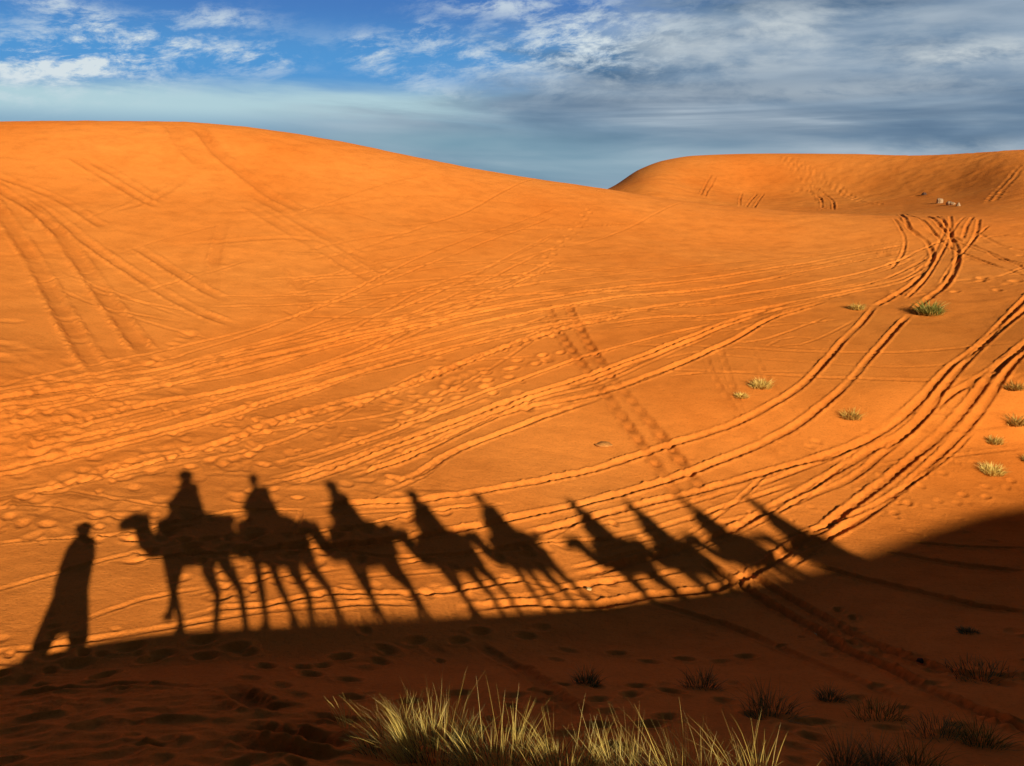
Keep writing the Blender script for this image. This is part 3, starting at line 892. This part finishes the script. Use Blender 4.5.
def make_rider(mi, scarf, lean):
    root = empty('person', (0, 0, 0))
    hc = (.05 + lean, 0, .79)
    hch, hb = head_parts(hc)
    chains = [[((0, 0, .05), .15), ((.0, 0, .22), .135), ((.02 + lean * .6, 0, .44), .15), ((.03 + lean * .9, 0, .56), .07)], [((.02 + lean * .7, -.17, .52), .065), ((.02 + lean * .7, .17, .52), .065)]] + hch
    shirt = [[((0, 0, -.04), .29), ((0, 0, .2), .25), ((.02 + lean * .6, 0, .42), .225)], [((-.24, 0, -.06), .17), ((.3, 0, -.08), .15)], [((.02 + lean * .7, -.2, .5), .1), ((.02 + lean * .7, .2, .5), .1)], [((.1, -.24, -.06), .14), ((.1, .24, -.06), .14)]]
    trou = [[((0, -.08, .03), .15), ((0, .08, .03), .15)]]
    shoes = []
    for sy in (1, -1):
        arm = [((.02 + lean * .7, sy * .2, .51), .056), ((.14, sy * .28, .27), .044), ((.36, sy * .14, .25), .03)]
        chains.append(arm)
        shirt.append([((.02 + lean * .7, sy * .2, .51), .1), ((.16, sy * .33, .27), .085), ((.33, sy * .155, .25), .065)])
        chains += hand((.36, sy * .14, .25), (1, -sy * .45, -.1), (.3, -sy, .4), (0, 0, 1))
        leg = [((.02, sy * .1, .04), .1), ((.36, sy * .4, -.06), .07), ((.3, sy * .47, -.46), .045), ((.32, sy * .47, -.52), .042), ((.46, sy * .49, -.55), .03)]
        chains.append(leg)
        trou.append([((.02, sy * .1, .04), .125), ((.36, sy * .4, -.06), .09), ((.3, sy * .465, -.42), .065)])
        shoes.append([((.28, sy * .47, -.52), .055), ((.36, sy * .48, -.55), .05), ((.5, sy * .49, -.56), .038)])
    fused('body', chains, hb, M_SKIN, root, .014, 2)
    fused('shirt', shirt, [], M_SHIRT[mi], root, .018, 3)
    fused('trousers', trou, [], M_TROUSER, root, .018, 3)
    for s in shoes: fused('shoe', [s], [], M_LEATHER, root, .014, 1)
    dress_head(hc, root, scarf, mi)
    return root


def make_guide():
    root = empty('person', (0, 0, 0))
    hc = (.03, 0, 1.63)
    hch, hb = head_parts(hc)
    chains = [[((0, 0, .95), .14), ((0, 0, 1.12), .13), ((.0, 0, 1.32), .15), ((.01, 0, 1.44), .07)], [((0, -.17, 1.39), .06), ((0, .17, 1.39), .06)]] + hch
    robe = [[((0, 0, .5), .27), ((0, 0, .8), .275), ((0, 0, 1.1), .285), ((0, 0, 1.3), .25)], [((0, -.19, 1.37), .115), ((0, .19, 1.37), .115)]]
    shoes = []
    for sy, fx in ((1, .2), (-1, -.2)):
        chains.append([((0, sy * .1, .95), .11), ((fx * .5 + .03, sy * .13, .5), .07), ((fx, sy * .17, .1), .042), ((fx + .14, sy * .19, .04), .032)])
        robe.append([((0, sy * .1, .8), .18), ((fx * .5, sy * .13, .45), .165), ((fx * .85, sy * .165, .17), .145)])
        shoes.append([((fx - .03, sy * .17, .05), .05), ((fx + .08, sy * .18, .045), .048), ((fx + .19, sy * .195, .04), .036)])
        e = (-.02, sy * .26, 1.12); wv = (.1, sy * .2, .92)
        chains.append([((0, sy * .2, 1.38), .056), (e, .044), (wv, .03)])
        robe.append([((0, sy * .2, 1.37), .115), (e, .1), (tuple(Vector(e).lerp(Vector(wv), .8)), .085)])
        chains += hand(wv, (.3, 0, -1), (1, 0, .2), (0, -sy, 0))
    fused('body', chains, hb, M_SKIN, root, .014, 2)
    fused('robe', robe, [((-.06, 0, 1.46), (.17, .16, .12))], M_SHIRT[0], root, .02, 3)
    for s in shoes: fused('shoe', [s], [], M_LEATHER, root, .014, 1)
    dress_head(hc, root, True, 2)
    return root


def onpix(u, v):
    """ridge abscissa and height of whatever throws its shadow on this photo point"""
    x, y = at(u, v, True)
    return back_to_ridge(x, y, float(base_xy(np.array([x]), np.array([y]))[0]))


def ridge_xy(t, s=0.0):
    return HEAD0[0] + cdir[0] * t + cnrm[0] * s, HEAD0[1] + cdir[1] * t + cnrm[1] * s


HEADING = math.radians(90 + 69)          # compass of the march: to the left, slightly away from the sun
SHADOWS = [((205, 636), (187, 478)), ((305, 625), (256, 481)), ((402, 620), (335, 488)), ((488, 613), (415, 497)), ((566, 608), (482, 499)),
           ((666, 602), (577, 506)), ((728, 590), (634, 508)), ((790, 577), (688, 503)), ((850, 558), (756, 503))]
CAMEL_TXT = ['whose shadow leads the caravan with its head raised', 'whose shadow is second from the left behind the leading one', 'whose shadow is third with a long stretched neck',
             'whose shadow is fourth in the row', 'whose shadow is fifth, in the middle of the row', 'whose shadow is sixth with head clear of the one ahead',
             'whose shadow is third from the right end', 'whose shadow is second from the right end', 'whose shadow is last at the right, merging into the shade']
RIDER_TXT = ['whose upright shadow sits on the leading camel', 'whose shadow rides the second camel from the left', 'whose shadow rides the third camel from the left',
             'whose pointed shadow rides the fourth camel', 'whose pointed shadow rides the fifth camel', 'whose shadow rides the sixth camel, arm bulging', 'whose slanted shadow rides the seventh camel',
             'whose slanted shadow rides the eighth camel', 'whose long slanted shadow rides the last camel']
gaits = [(-.35, .45, .3, -.3), (.25, -.35, .35, -.35), (-.2, .4, -.4, .3)]
protos = [make_camel(g, i) for i, g in enumerate(gaits)]
riders = [make_rider(0, True, .0), make_rider(1, False, .03), make_rider(3, True, .05)]
used_c, used_r = set(), set()
REP = []
for i, ((fu, fv), (hu, hv)) in enumerate(SHADOWS):
    tf, zf, Lf = onpix(fu, fv)
    th, zh, Lh = onpix(hu, hv)
    zc = float(crest_z(th))
    hgt = zh - zc
    REP.append((i + 1, round(tf, 2), round(th, 2), round(hgt, 2), round(Lf, 1), round(Lh, 1), round(zc, 2)))
    k = i % 3
    c = protos[k] if k not in used_c else copy_tree(protos[k]); used_c.add(k)
    r = riders[k] if k not in used_r else copy_tree(riders[k]); used_r.add(k)
    sc = min(max(hgt / 2.72, [1, 1, .93, .9, .9, .88, .88, .88, .88][i]), 1.06)
    x0, y0 = ridge_xy(th)
    ell = 0.0
    while ell < 5:                      # the rear animals walk a little behind the crest
        x, y = x0 - dh[0] * ell, y0 - dh[1] * ell
        gz = ground(x, y)
        if gz + 2.72 * sc - SUN_TAN * ell <= zh: break
        ell += .02
    REP[-1] += (round(sc, 2), round(ell, 2))
    yaw = HEADING + random.uniform(-.06, .06)
    c.location = (x, y, gz); c.rotation_euler = (0, 0, yaw); c.scale = (sc,) * 3
    tag(c, 'saddled camel ' + CAMEL_TXT[i], 'camel', 'camels of the caravan')
    sc2 = sc * 1.13
    c.scale = (sc * .965,) * 3
    r.location = (x, y, gz + 1.92 * sc * .965 - .02); r.rotation_euler = (0, 0, yaw); r.scale = (sc2,) * 3
    tag(r, 'person ' + RIDER_TXT[i], 'person', 'riders of the caravan')
print('CARAVAN', REP)
tf, zf, Lf = onpix(60, 656); th, zh, Lh = onpix(84, 530)
gd = make_guide()
gh = zh - float(crest_z(th))
print('GUIDE', tf, th, gh, Lf, Lh)
x, y = ridge_xy(th)
_g = 1.12
ell = 0.0
x0, y0 = x, y
while ell < 3:
    x, y = x0 - dh[0] * ell, y0 - dh[1] * ell
    if ground(x, y) + 1.66 * _g - SUN_TAN * ell <= zh: break
    ell += .02
gd.location = (x, y, ground(x, y)); gd.rotation_euler = (0, 0, HEADING)
gd.scale = (_g, _g, _g)
tag(gd, 'person on foot whose robed shadow walks ahead of the camels', 'person')


# ------------------------------------------------------------------ plants
def leaf_mat(name, cols, trans=.25):
    m, nt, b = new_mat(name)
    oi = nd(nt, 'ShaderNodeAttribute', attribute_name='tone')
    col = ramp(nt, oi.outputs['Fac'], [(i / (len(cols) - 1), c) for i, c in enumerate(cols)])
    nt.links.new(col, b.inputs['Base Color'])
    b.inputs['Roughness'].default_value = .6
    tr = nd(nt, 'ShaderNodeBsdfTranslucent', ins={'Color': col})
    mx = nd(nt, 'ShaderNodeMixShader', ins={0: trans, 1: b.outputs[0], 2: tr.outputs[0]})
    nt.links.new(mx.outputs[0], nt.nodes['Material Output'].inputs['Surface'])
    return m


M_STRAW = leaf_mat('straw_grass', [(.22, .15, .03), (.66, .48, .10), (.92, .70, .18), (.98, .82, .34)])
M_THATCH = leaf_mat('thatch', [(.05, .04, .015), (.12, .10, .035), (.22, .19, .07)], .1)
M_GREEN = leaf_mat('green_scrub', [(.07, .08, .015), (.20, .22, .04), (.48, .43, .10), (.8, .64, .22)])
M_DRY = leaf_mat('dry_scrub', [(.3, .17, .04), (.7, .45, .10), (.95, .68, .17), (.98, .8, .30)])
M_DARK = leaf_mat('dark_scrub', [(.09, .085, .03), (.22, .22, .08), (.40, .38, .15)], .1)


def blades(name, mat, parent, n, rad, hmin, hmax, spread, wid, tone=(0, 1), wind=(0, 0), droop=.5, seg=5, loc=(0, 0, 0), upright=.0, seed=0, tufts=0):
    """a clump of curved tapering blades, one mesh"""
    rg = random.Random(seed)
    V, Fc, T = [], [], []
    subs = []
    for _ in range(tufts):
        a = rg.uniform(0, 2 * PI); r = rad * math.sqrt(rg.random())
        subs.append((r * math.cos(a), r * math.sin(a), rg.uniform(.55, 1.08), rg.gauss(0, .16), rg.gauss(0, .16), rg.uniform(-.2, .15)))
    for _ in range(n):
        if tufts and rg.random() < .85:
            sb = rg.choice(subs)
            bx, by = sb[0] + rg.gauss(0, rad * .13), sb[1] + rg.gauss(0, rad * .13)
            hk, lx, ly, tk = sb[2:]
        else:
            a = rg.uniform(0, 2 * PI); r = rad * math.sqrt(rg.random())
            bx, by = r * math.cos(a), r * math.sin(a)
            hk, lx, ly, tk = 1.0, 0.0, 0.0, 0.0
        a = math.atan2(by, bx); r = min(math.hypot(bx, by), rad * 1.2)
        h = rg.uniform(hmin, hmax) * (1 - .35 * min(1, r / rad) ** 2) * hk
        a2 = a + rg.gauss(0, .7)
        tilt = spread * (.25 + .9 * r / rad) * rg.uniform(.4, 1.3)
        dx, dy = lx + math.cos(a2) * tilt + wind[0] * rg.uniform(.5, 1.4), ly + math.sin(a2) * tilt + wind[1] * rg.uniform(.5, 1.4)
        w = wid * rg.uniform(.6, 1.3); fa = rg.uniform(0, PI)
        wx, wy = math.cos(fa) * w, math.sin(fa) * w
        tn = min(1, max(0, rg.uniform(*tone) + tk))
        dr = droop * rg.random() ** 2
        b0 = len(V)
        for k in range(seg + 1):
            t = k / seg
            px = bx + dx * h * (t * .6 + t * t * .5); py = by + dy * h * (t * .6 + t * t * .5)
            pz = h * (t - dr * t ** 3 * .55 - .18 * (dx * dx + dy * dy) * t * t)
            wt = (1 - t) ** .7 * .9 + .1
            V.append((px + wx * wt, py + wy * wt, pz)); V.append((px - wx * wt, py - wy * wt, pz))
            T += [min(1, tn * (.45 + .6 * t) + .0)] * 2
        for k in range(seg):
            i = b0 + 2 * k
            Fc.append((i, i + 1, i + 3, i + 2))
    o = add_mesh(name, V, Fc, mat, parent)
    at_ = o.data.attributes.new('tone', 'FLOAT', 'POINT')
    at_.data.foreach_set('value', np.array(T, np.float32))
    o.location = loc
    return o


def put(u, v):
    x, y = at(u, v)
    return x, y, ground(x, y)


# big pale tussocks at the bottom of the slope, tips reaching up into the sun
TUSS = [((392, 752), .3, .62, 170, 'leftmost pale tussock of the near grass row, short and bushy'),
        ((436, 762), .36, .86, 280, 'tallest pale tussock of the near grass row, second from its left end'),
        ((500, 775), .36, .74, 230, 'pale tussock in the middle of the near grass row, beside the tallest one'),
        ((562, 785), .36, .7, 210, 'loose pale tussock right of the middle of the near grass row'),
        ((625, 792), .36, .72, 200, 'straw tussock third from the right end of the near grass row'),
        ((685, 800), .36, .74, 180, 'straw tussock second from the right end of the near grass row'),
        ((752, 808), .36, .85, 80, 'thin wispy tussock at the right end of the near grass row')]
for i, ((u, v), rad, h, n, lab) in enumerate(TUSS):
    x, y, z = put(u, v)
    root = empty('grass_tussock', (x, y, z - .03))
    tag(root, lab, 'grass tussock', 'pale grass tussocks on the shaded slope')
    w = (-.12, .2)
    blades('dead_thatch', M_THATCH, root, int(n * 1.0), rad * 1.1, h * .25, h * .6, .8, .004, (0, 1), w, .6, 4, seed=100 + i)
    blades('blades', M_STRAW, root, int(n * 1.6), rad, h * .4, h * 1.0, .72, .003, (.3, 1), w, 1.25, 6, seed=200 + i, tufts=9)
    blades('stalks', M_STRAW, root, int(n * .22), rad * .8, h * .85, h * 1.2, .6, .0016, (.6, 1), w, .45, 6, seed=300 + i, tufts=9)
# feathery dry wisp left of the row
x, y, z = put(348, 728)
root = empty('grass_wisp', (x, y, z - .02)); tag(root, 'thin brownish feathery wisp left of the near grass row', 'grass tussock')
blades('blades', M_DRY, root, 26, .1, .25, .5, .5, .004, (.3, .8), (-.05, .1), .9, 5, seed=401)


def bush(u, v, size, h, mat, n, lab, name='desert_shrub', tone=(0, 1), base=True, group=None, seed=0, flatx=1.0):
    x, y, z = put(u, v)
    root = empty(name, (x, y, z - .02))
    root.scale = (flatx, 1, 1)
    tag(root, lab, 'shrub' if name != 'grass_tussock' else 'grass tussock', group)
    wd = max(.003, .00042 * math.hypot(x, y)); n = int(n * 2.8)
    blades('blades', mat, root, n, size * .5, h * .45, h * 1.1, 1.0, wd, tone, (0, 0), .6, 4, seed=seed)
    if base:
        blades('dead_thatch', M_DARK if mat is M_DARK else M_DRY, root, n // 2, size * .65, h * .25, h * .55, 1.1, wd, (0, .7), (0, 0), .5, 3, seed=seed + 50)
    return root


bush(929, 314, .85, .7, M_GREEN, 190, 'green and yellow shrub beside the deep curving ruts', seed=1)
bush(857, 309, .5, .4, M_DRY, 70, 'small straw tuft left of the green and yellow shrub', seed=2)
bush(761, 387, .6, .42, M_DRY, 80, 'fluffy straw tuft between the cleated track and the curving ruts', tone=(.5, 1), seed=3)
bush(741, 397, .42, .22, M_DRY, 60, 'flattened straw tuft just below the fluffy straw tuft', tone=(.5, 1), seed=4)
bush(851, 418, .5, .4, M_DRY, 60, 'dry dark stemmed tuft between the curving pair and the right bundle of ruts', tone=(0, .7), seed=5)
bush(1015, 389, .45, .36, M_DRY, 60, 'dark scrub tuft highest at the right edge of the frame', tone=(0, .35), seed=6)
bush(1016, 423, .5, .45, M_DRY, 70, 'dark scrub clump at the right edge below the highest tuft', tone=(0, .4), seed=7)
bush(994, 442, .4, .28, M_DRY, 90, 'low dry tuft above the bright yellow tuft near the right edge', seed=8)
bush(992, 473, .55, .4, M_DRY, 110, 'bright yellow tuft at the right just above the shade', tone=(.5, 1), seed=9)
bush(1030, 462, .4, .3, M_DRY, 80, 'scrub tuft cut by the right frame edge', tone=(0, .6), seed=10)
SH = [((587, 684), .32, .28, 'small dark shrub alone in the middle of the shade'), ((702, 688), .5, .3, 'dim low shrub in the shade above the right end of the grass row'),
      ((772, 716), .55, .45, 'dark rounded shrub behind the thin wispy tussock'), ((831, 700), .35, .24, 'tiny dim shrub at the middle of the right shade'),
      ((880, 720), .6, .26, 'low dim shrub sprawling beside the shaded ruts'), ((985, 678), .9, .3, 'wide dark low shrub at the right edge of the shade'),
      ((984, 745), .42, .36, 'dark green shrub in the bottom right corner'), ((942, 738), .6, .24, 'low dark scrub left of the corner shrub'),
      ((846, 768), .3, .4, 'small dark shrub at the bottom edge, left of a pair'), ((878, 770), .3, .38, 'small dark shrub at the bottom edge, right of a pair'),
      ((918, 772), .45, .4, 'brownish dim shrub at the bottom edge near the corner'), ((968, 634), .3, .14, 'tiny dark scrub high in the right shade')]
for i, ((u, v), s, h, lab) in enumerate(SH):
    bush(u, v, s, h, M_DARK if i not in (6, 10, 4) else M_GREEN, 70, lab, tone=(0, 1) if i not in (6, 10, 4) else (0, .45), seed=20 + i)


# ------------------------------------------------------------------ stones and scraps
def stone_mat(name, c):
    return cloth_mat(name, c, .2, 7, .85)


M_PALE = stone_mat('pale_stone', (.40, .26, .14)); M_DKSTONE = stone_mat('dark_stone', (.09, .05, .035)); M_SCRAP = stone_mat('pale_scrap', (.55, .38, .16))


def stone(u, v, sx, sy, sz, mat, lab, name='stone', cat='stone', seed=0):
    rg = random.Random(seed)
    bm = bmesh.new()
    bmesh.ops.create_icosphere(bm, subdivisions=3, radius=1)
    ph = [rg.uniform(0, 6) for _ in range(6)]
    for vt in bm.verts:
        c = vt.co
        k = 1 + .16 * math.sin(3 * c.x + ph[0]) + .13 * math.sin(4 * c.y + ph[1]) + .12 * math.sin(5 * c.z + ph[2]) + .06 * math.sin(9 * c.x + 7 * c.y + ph[3])
        c *= k
        c.z = max(c.z, -.35)
    me = bpy.data.meshes.new(name); bm.to_mesh(me); bm.free()
    me.materials.append(mat)
    o = bpy.data.objects.new(name, me); COL.objects.link(o)
    x, y, z = put(u, v)
    o.location = (x, y, z + sz * .25); o.scale = (sx, sy, sz); o.rotation_euler = (0, 0, rg.uniform(0, 3))
    tag(o, lab, cat)
    return o


stone(940, 203, .34, .26, .34, M_PALE, 'pale boulder left of a pair at the foot of the far dune', seed=1)
stone(951, 205, .36, .3, .3, M_PALE, 'pale boulder right of a pair at the foot of the far dune', seed=2)
stone(958, 206, .18, .2, .2, M_PALE, 'small pale stone beside the right one of the boulder pair', seed=3)
stone(924, 195, .3, .25, .18, M_DKSTONE, 'dark stone up the far dune above the pale boulders', seed=4)
stone(589, 589, .06, .05, .04, M_SCRAP, 'pale scrap on the sand under the fifth camel shadow', 'scrap', 'scrap', seed=5)
stone(815, 634, .06, .04, .02, M_SCRAP, 'small white scrap lying in the shaded ruts', 'scrap', 'scrap', seed=6)
stone(921, 661, .08, .06, .03, M_DKSTONE, 'dark little stone lying beside the wide dark low shrub', 'stone', 'stone', seed=7)
stone(604, 445, .28, .2, .07, stone_mat('clod', (.6, .25, .06)), 'crumbled sand clod lying between the sweeping ruts and the curving pair', 'sand_clod', 'clod', seed=8)

build_sand()

# ------------------------------------------------------------------ light and sky
sun_d = bpy.data.lights.new('sun', 'SUN'); sun_d.energy = 6.3; sun_d.angle = math.radians(.45); sun_d.color = (1, .86, .66)
sun = bpy.data.objects.new('sun', sun_d); COL.objects.link(sun)
ldir = Vector((math.sin(SUN_AZ) * math.cos(SUN_EL), math.cos(SUN_AZ) * math.cos(SUN_EL), -math.sin(SUN_EL)))
sun.rotation_euler = ldir.to_track_quat('-Z', 'Y').to_euler()
sun.location = (20, -40, 30)

world = bpy.data.worlds.new('World'); scene.world = world
world.use_nodes = True
nt = world.node_tree
nt.nodes.clear()
L = nt.links


def mth(op, a, b=None, c=None, clamp=False):
    n = nt.nodes.new('ShaderNodeMath'); n.operation = op; n.use_clamp = clamp
    for i, x in enumerate((a, b, c)):
        if x is None: continue
        if hasattr(x, 'is_output'): L.new(x, n.inputs[i])
        else: n.inputs[i].default_value = x
    return n.outputs[0]


def mixc(f, a, b, mode='MIX'):
    n = nt.nodes.new('ShaderNodeMixRGB'); n.blend_type = mode
    for i, x in enumerate((f, a, b)):
        if hasattr(x, 'is_output'): L.new(x, n.inputs[i])
        else: n.inputs[i].default_value = x if not hasattr(x, '__len__') else (*x, 1)
    return n.outputs[0]


def smooth(a, b, x):
    n = nt.nodes.new('ShaderNodeMapRange'); n.interpolation_type = 'SMOOTHSTEP'
    n.inputs['From Min'].default_value = a; n.inputs['From Max'].default_value = b
    L.new(x, n.inputs['Value'])
    return n.outputs[0]


def srgb(r, g, b):
    f = lambda c: c / 12.92 if c <= .04045 else ((c + .055) / 1.055) ** 2.4
    return f(r / 255), f(g / 255), f(b / 255)


tcw = nt.nodes.new('ShaderNodeTexCoord')
sep = nt.nodes.new('ShaderNodeSeparateXYZ'); L.new(tcw.outputs['Generated'], sep.inputs[0])
sx, sy, sz = sep.outputs
azd = mth('MULTIPLY', mth('ARCTAN2', sx, sy), 180 / PI)
eld = mth('MULTIPLY', mth('ARCSINE', sz), 180 / PI)
AZO = [math.degrees(ray(u, 80)[0]) for u in range(0, 1025, 128)]


def azel(u, v):
    a, t = ray(u, v)
    return math.degrees(a), math.degrees(math.atan(t))


def noise(scale_a, scale_e, detail=5.0, rough=.55, dist=0.0, off=0.0, shear=0.0):
    a = mth('ADD', mth('MULTIPLY', azd, scale_a), off)
    e = mth('MULTIPLY', mth('ADD', eld, mth('MULTIPLY', azd, shear)), scale_e)
    cb = nt.nodes.new('ShaderNodeCombineXYZ'); L.new(a, cb.inputs[0]); L.new(e, cb.inputs[1]); cb.inputs[2].default_value = off
    n = nt.nodes.new('ShaderNodeTexNoise'); n.inputs['Scale'].default_value = 1; n.inputs['Detail'].default_value = detail; n.inputs['Roughness'].default_value = rough; n.inputs['Distortion'].default_value = dist
    L.new(cb.outputs[0], n.inputs['Vector'])
    return n.outputs['Fac']


def blob(u, v, ru, rv, rot=0.0):
    a0, e0 = azel(u, v)
    ra, re = ru * .069, rv * .069
    da = mth('SUBTRACT', azd, a0); de = mth('SUBTRACT', mth('SUBTRACT', eld, e0), mth('MULTIPLY', da, rot))
    q = mth('ADD', mth('POWER', mth('ABSOLUTE', mth('DIVIDE', da, ra)), 2), mth('POWER', mth('ABSOLUTE', mth('DIVIDE', de, re)), 2))
    return mth('EXPONENT', mth('MULTIPLY', q, -1))


def add(*a):
    r = a[0]
    for x in a[1:]: r = mth('ADD', r, x)
    return r


sky = nt.nodes.new('ShaderNodeTexSky'); sky.sky_type = 'NISHITA'; sky.sun_disc = False
sky.sun_elevation = SUN_EL
sky.sun_rotation = PI + SUN_AZ      # sun stands behind the viewer
sky.air_density = 1.0; sky.dust_density = .6; sky.ozone_density = 2.0
nish = mixc(1.0, sky.outputs[0], (.075, .075, .075), 'MULTIPLY')
# deep blue up high, teal towards the horizon
grad = smooth(1.0, 12.0, eld)
blue = mixc(grad, srgb(140, 178, 196), srgb(58, 116, 190))
base = mixc(.88, nish, blue)
base = mixc(mth('MULTIPLY', mth('MULTIPLY', smooth(5.5, 8.0, eld), mth('SUBTRACT', 1.0, smooth(8.5, 12.5, eld))), .8), base, srgb(78, 152, 214))
# pale band low at left
n1 = noise(.06, .55, 5, .6, .6, 3.1)
band = mth('MULTIPLY', mth('SUBTRACT', smooth(4.2, 5.8, eld), smooth(6.3, 7.7, mth('SUBTRACT', eld, mth('MULTIPLY', mth('SUBTRACT', n1, .5), 2.4)))), mth('SUBTRACT', 1.0, smooth(-6, 6, azd)))
base = mixc(mth('MULTIPLY', band, .85), base, srgb(184, 214, 220))
# grey-blue stratus bank over the right
n2 = noise(.075, .42, 6, .55, .8, 7.7, .06)
bank_edge = mth('SUBTRACT', azd, mth('MULTIPLY', mth('SUBTRACT', n2, .5), 26))
el_shift = mth('MULTIPLY', mth('SUBTRACT', eld, 6.5), 1.9)
bank = smooth(-9, 6, mth('SUBTRACT', bank_edge, el_shift))
lowbank = mth('MULTIPLY', mth('SUBTRACT', 1.0, smooth(4.4, 6.6, mth('ADD', eld, mth('MULTIPLY', mth('SUBTRACT', n2, .5), 5)))), smooth(-22, -4, azd))
bank = mth('MAXIMUM', bank, lowbank)
n3 = noise(.06, .42, 5, .5, .35, 12.3, .05)
r_ = nt.nodes.new('ShaderNodeValToRGB'); e_ = r_.color_ramp.elements
for i, (p, c) in enumerate([(.33, srgb(84, 112, 140)), (.46, srgb(116, 140, 164)), (.56, srgb(144, 164, 182)), (.70, srgb(176, 190, 202))]):
    if i > 1: e_.new(.5)
    e_[i].position = p; e_[i].color = (*c, 1)
L.new(n3, r_.inputs[0])
base = mixc(mth('MULTIPLY', bank, .93), base, r_.outputs[0])
# darker belly of the bank at lower right
n6 = noise(.04, .6, 5, .55, .6, 31.0)
dk = mth('MULTIPLY', add(blob(860, 112, 260, 26), mth('MULTIPLY', blob(640, 95, 120, 24), .7), mth('MULTIPLY', blob(820, 20, 260, 26, .0), .35)), smooth(.3, .6, n6))
base = mixc(mth('MULTIPLY', dk, .75), base, srgb(84, 110, 138))
teal = mth('MULTIPLY', add(blob(570, 165, 180, 26), blob(430, 140, 120, 14)), .6)
base = mixc(teal, base, srgb(122, 160, 178))
# brighter cloud bodies
n4 = noise(.3, .8, 9, .68, .22, 21.9, -.12)
cl = add(mth('MULTIPLY', blob(25, 62, 85, 26, .1), 1.25), mth('MULTIPLY', blob(110, 62, 70, 16), .8), mth('MULTIPLY', blob(60, 8, 50, 14, -.3), .8), mth('MULTIPLY', blob(180, 42, 60, 14, -.1), .8), mth('MULTIPLY', blob(262, 58, 34, 14), .8), mth('MULTIPLY', blob(220, 18, 40, 10), .7),
         mth('MULTIPLY', blob(372, 46, 22, 12), .9), mth('MULTIPLY', blob(428, 34, 24, 12), .9), mth('MULTIPLY', blob(470, 60, 60, 14), .6), mth('MULTIPLY', blob(590, 42, 95, 34), 1.15), mth('MULTIPLY', blob(490, 5, 60, 8), .6), mth('MULTIPLY', blob(400, 75, 70, 14, -.35), .5))
wisps = mth('MULTIPLY', cl, smooth(.42, .66, n4))
base = mixc(mth('MULTIPLY', wisps, .95, clamp=True), base, srgb(212, 224, 230))
n5 = noise(.13, .42, 8, .62, .2, 41.9, .06)
cu = mth('MULTIPLY', add(mth('MULTIPLY', blob(770, 34, 120, 28, -.02), 1.15), mth('MULTIPLY', blob(985, 55, 65, 13), 1.4), mth('MULTIPLY', blob(860, 90, 200, 10), .5), mth('MULTIPLY', blob(620, 76, 120, 12), .5), mth('MULTIPLY', blob(960, 148, 120, 7), .5)), smooth(.35, .62, n5))
base = mixc(mth('MULTIPLY', cu, .95, clamp=True), base, srgb(192, 202, 208))
# overhead and behind, the sky is dimmed to keep the shaded sand dark
up = smooth(15, 24, eld)
base = mixc(up, base, mixc(.85, nish, (.010, .010, .012)))
side = smooth(50, 95, mth('ABSOLUTE', azd))
base = mixc(side, base, mixc(.85, nish, (.010, .010, .012)))
bg = nt.nodes.new('ShaderNodeBackground'); L.new(base, bg.inputs[0]); bg.inputs[1].default_value = 1.0
ow = nt.nodes.new('ShaderNodeOutputWorld'); L.new(bg.outputs[0], ow.inputs[0])

scene.render.engine = 'CYCLES'
scene.cycles.diffuse_bounces = 1
scene.cycles.max_bounces = 6
scene.cycles.use_denoising = True
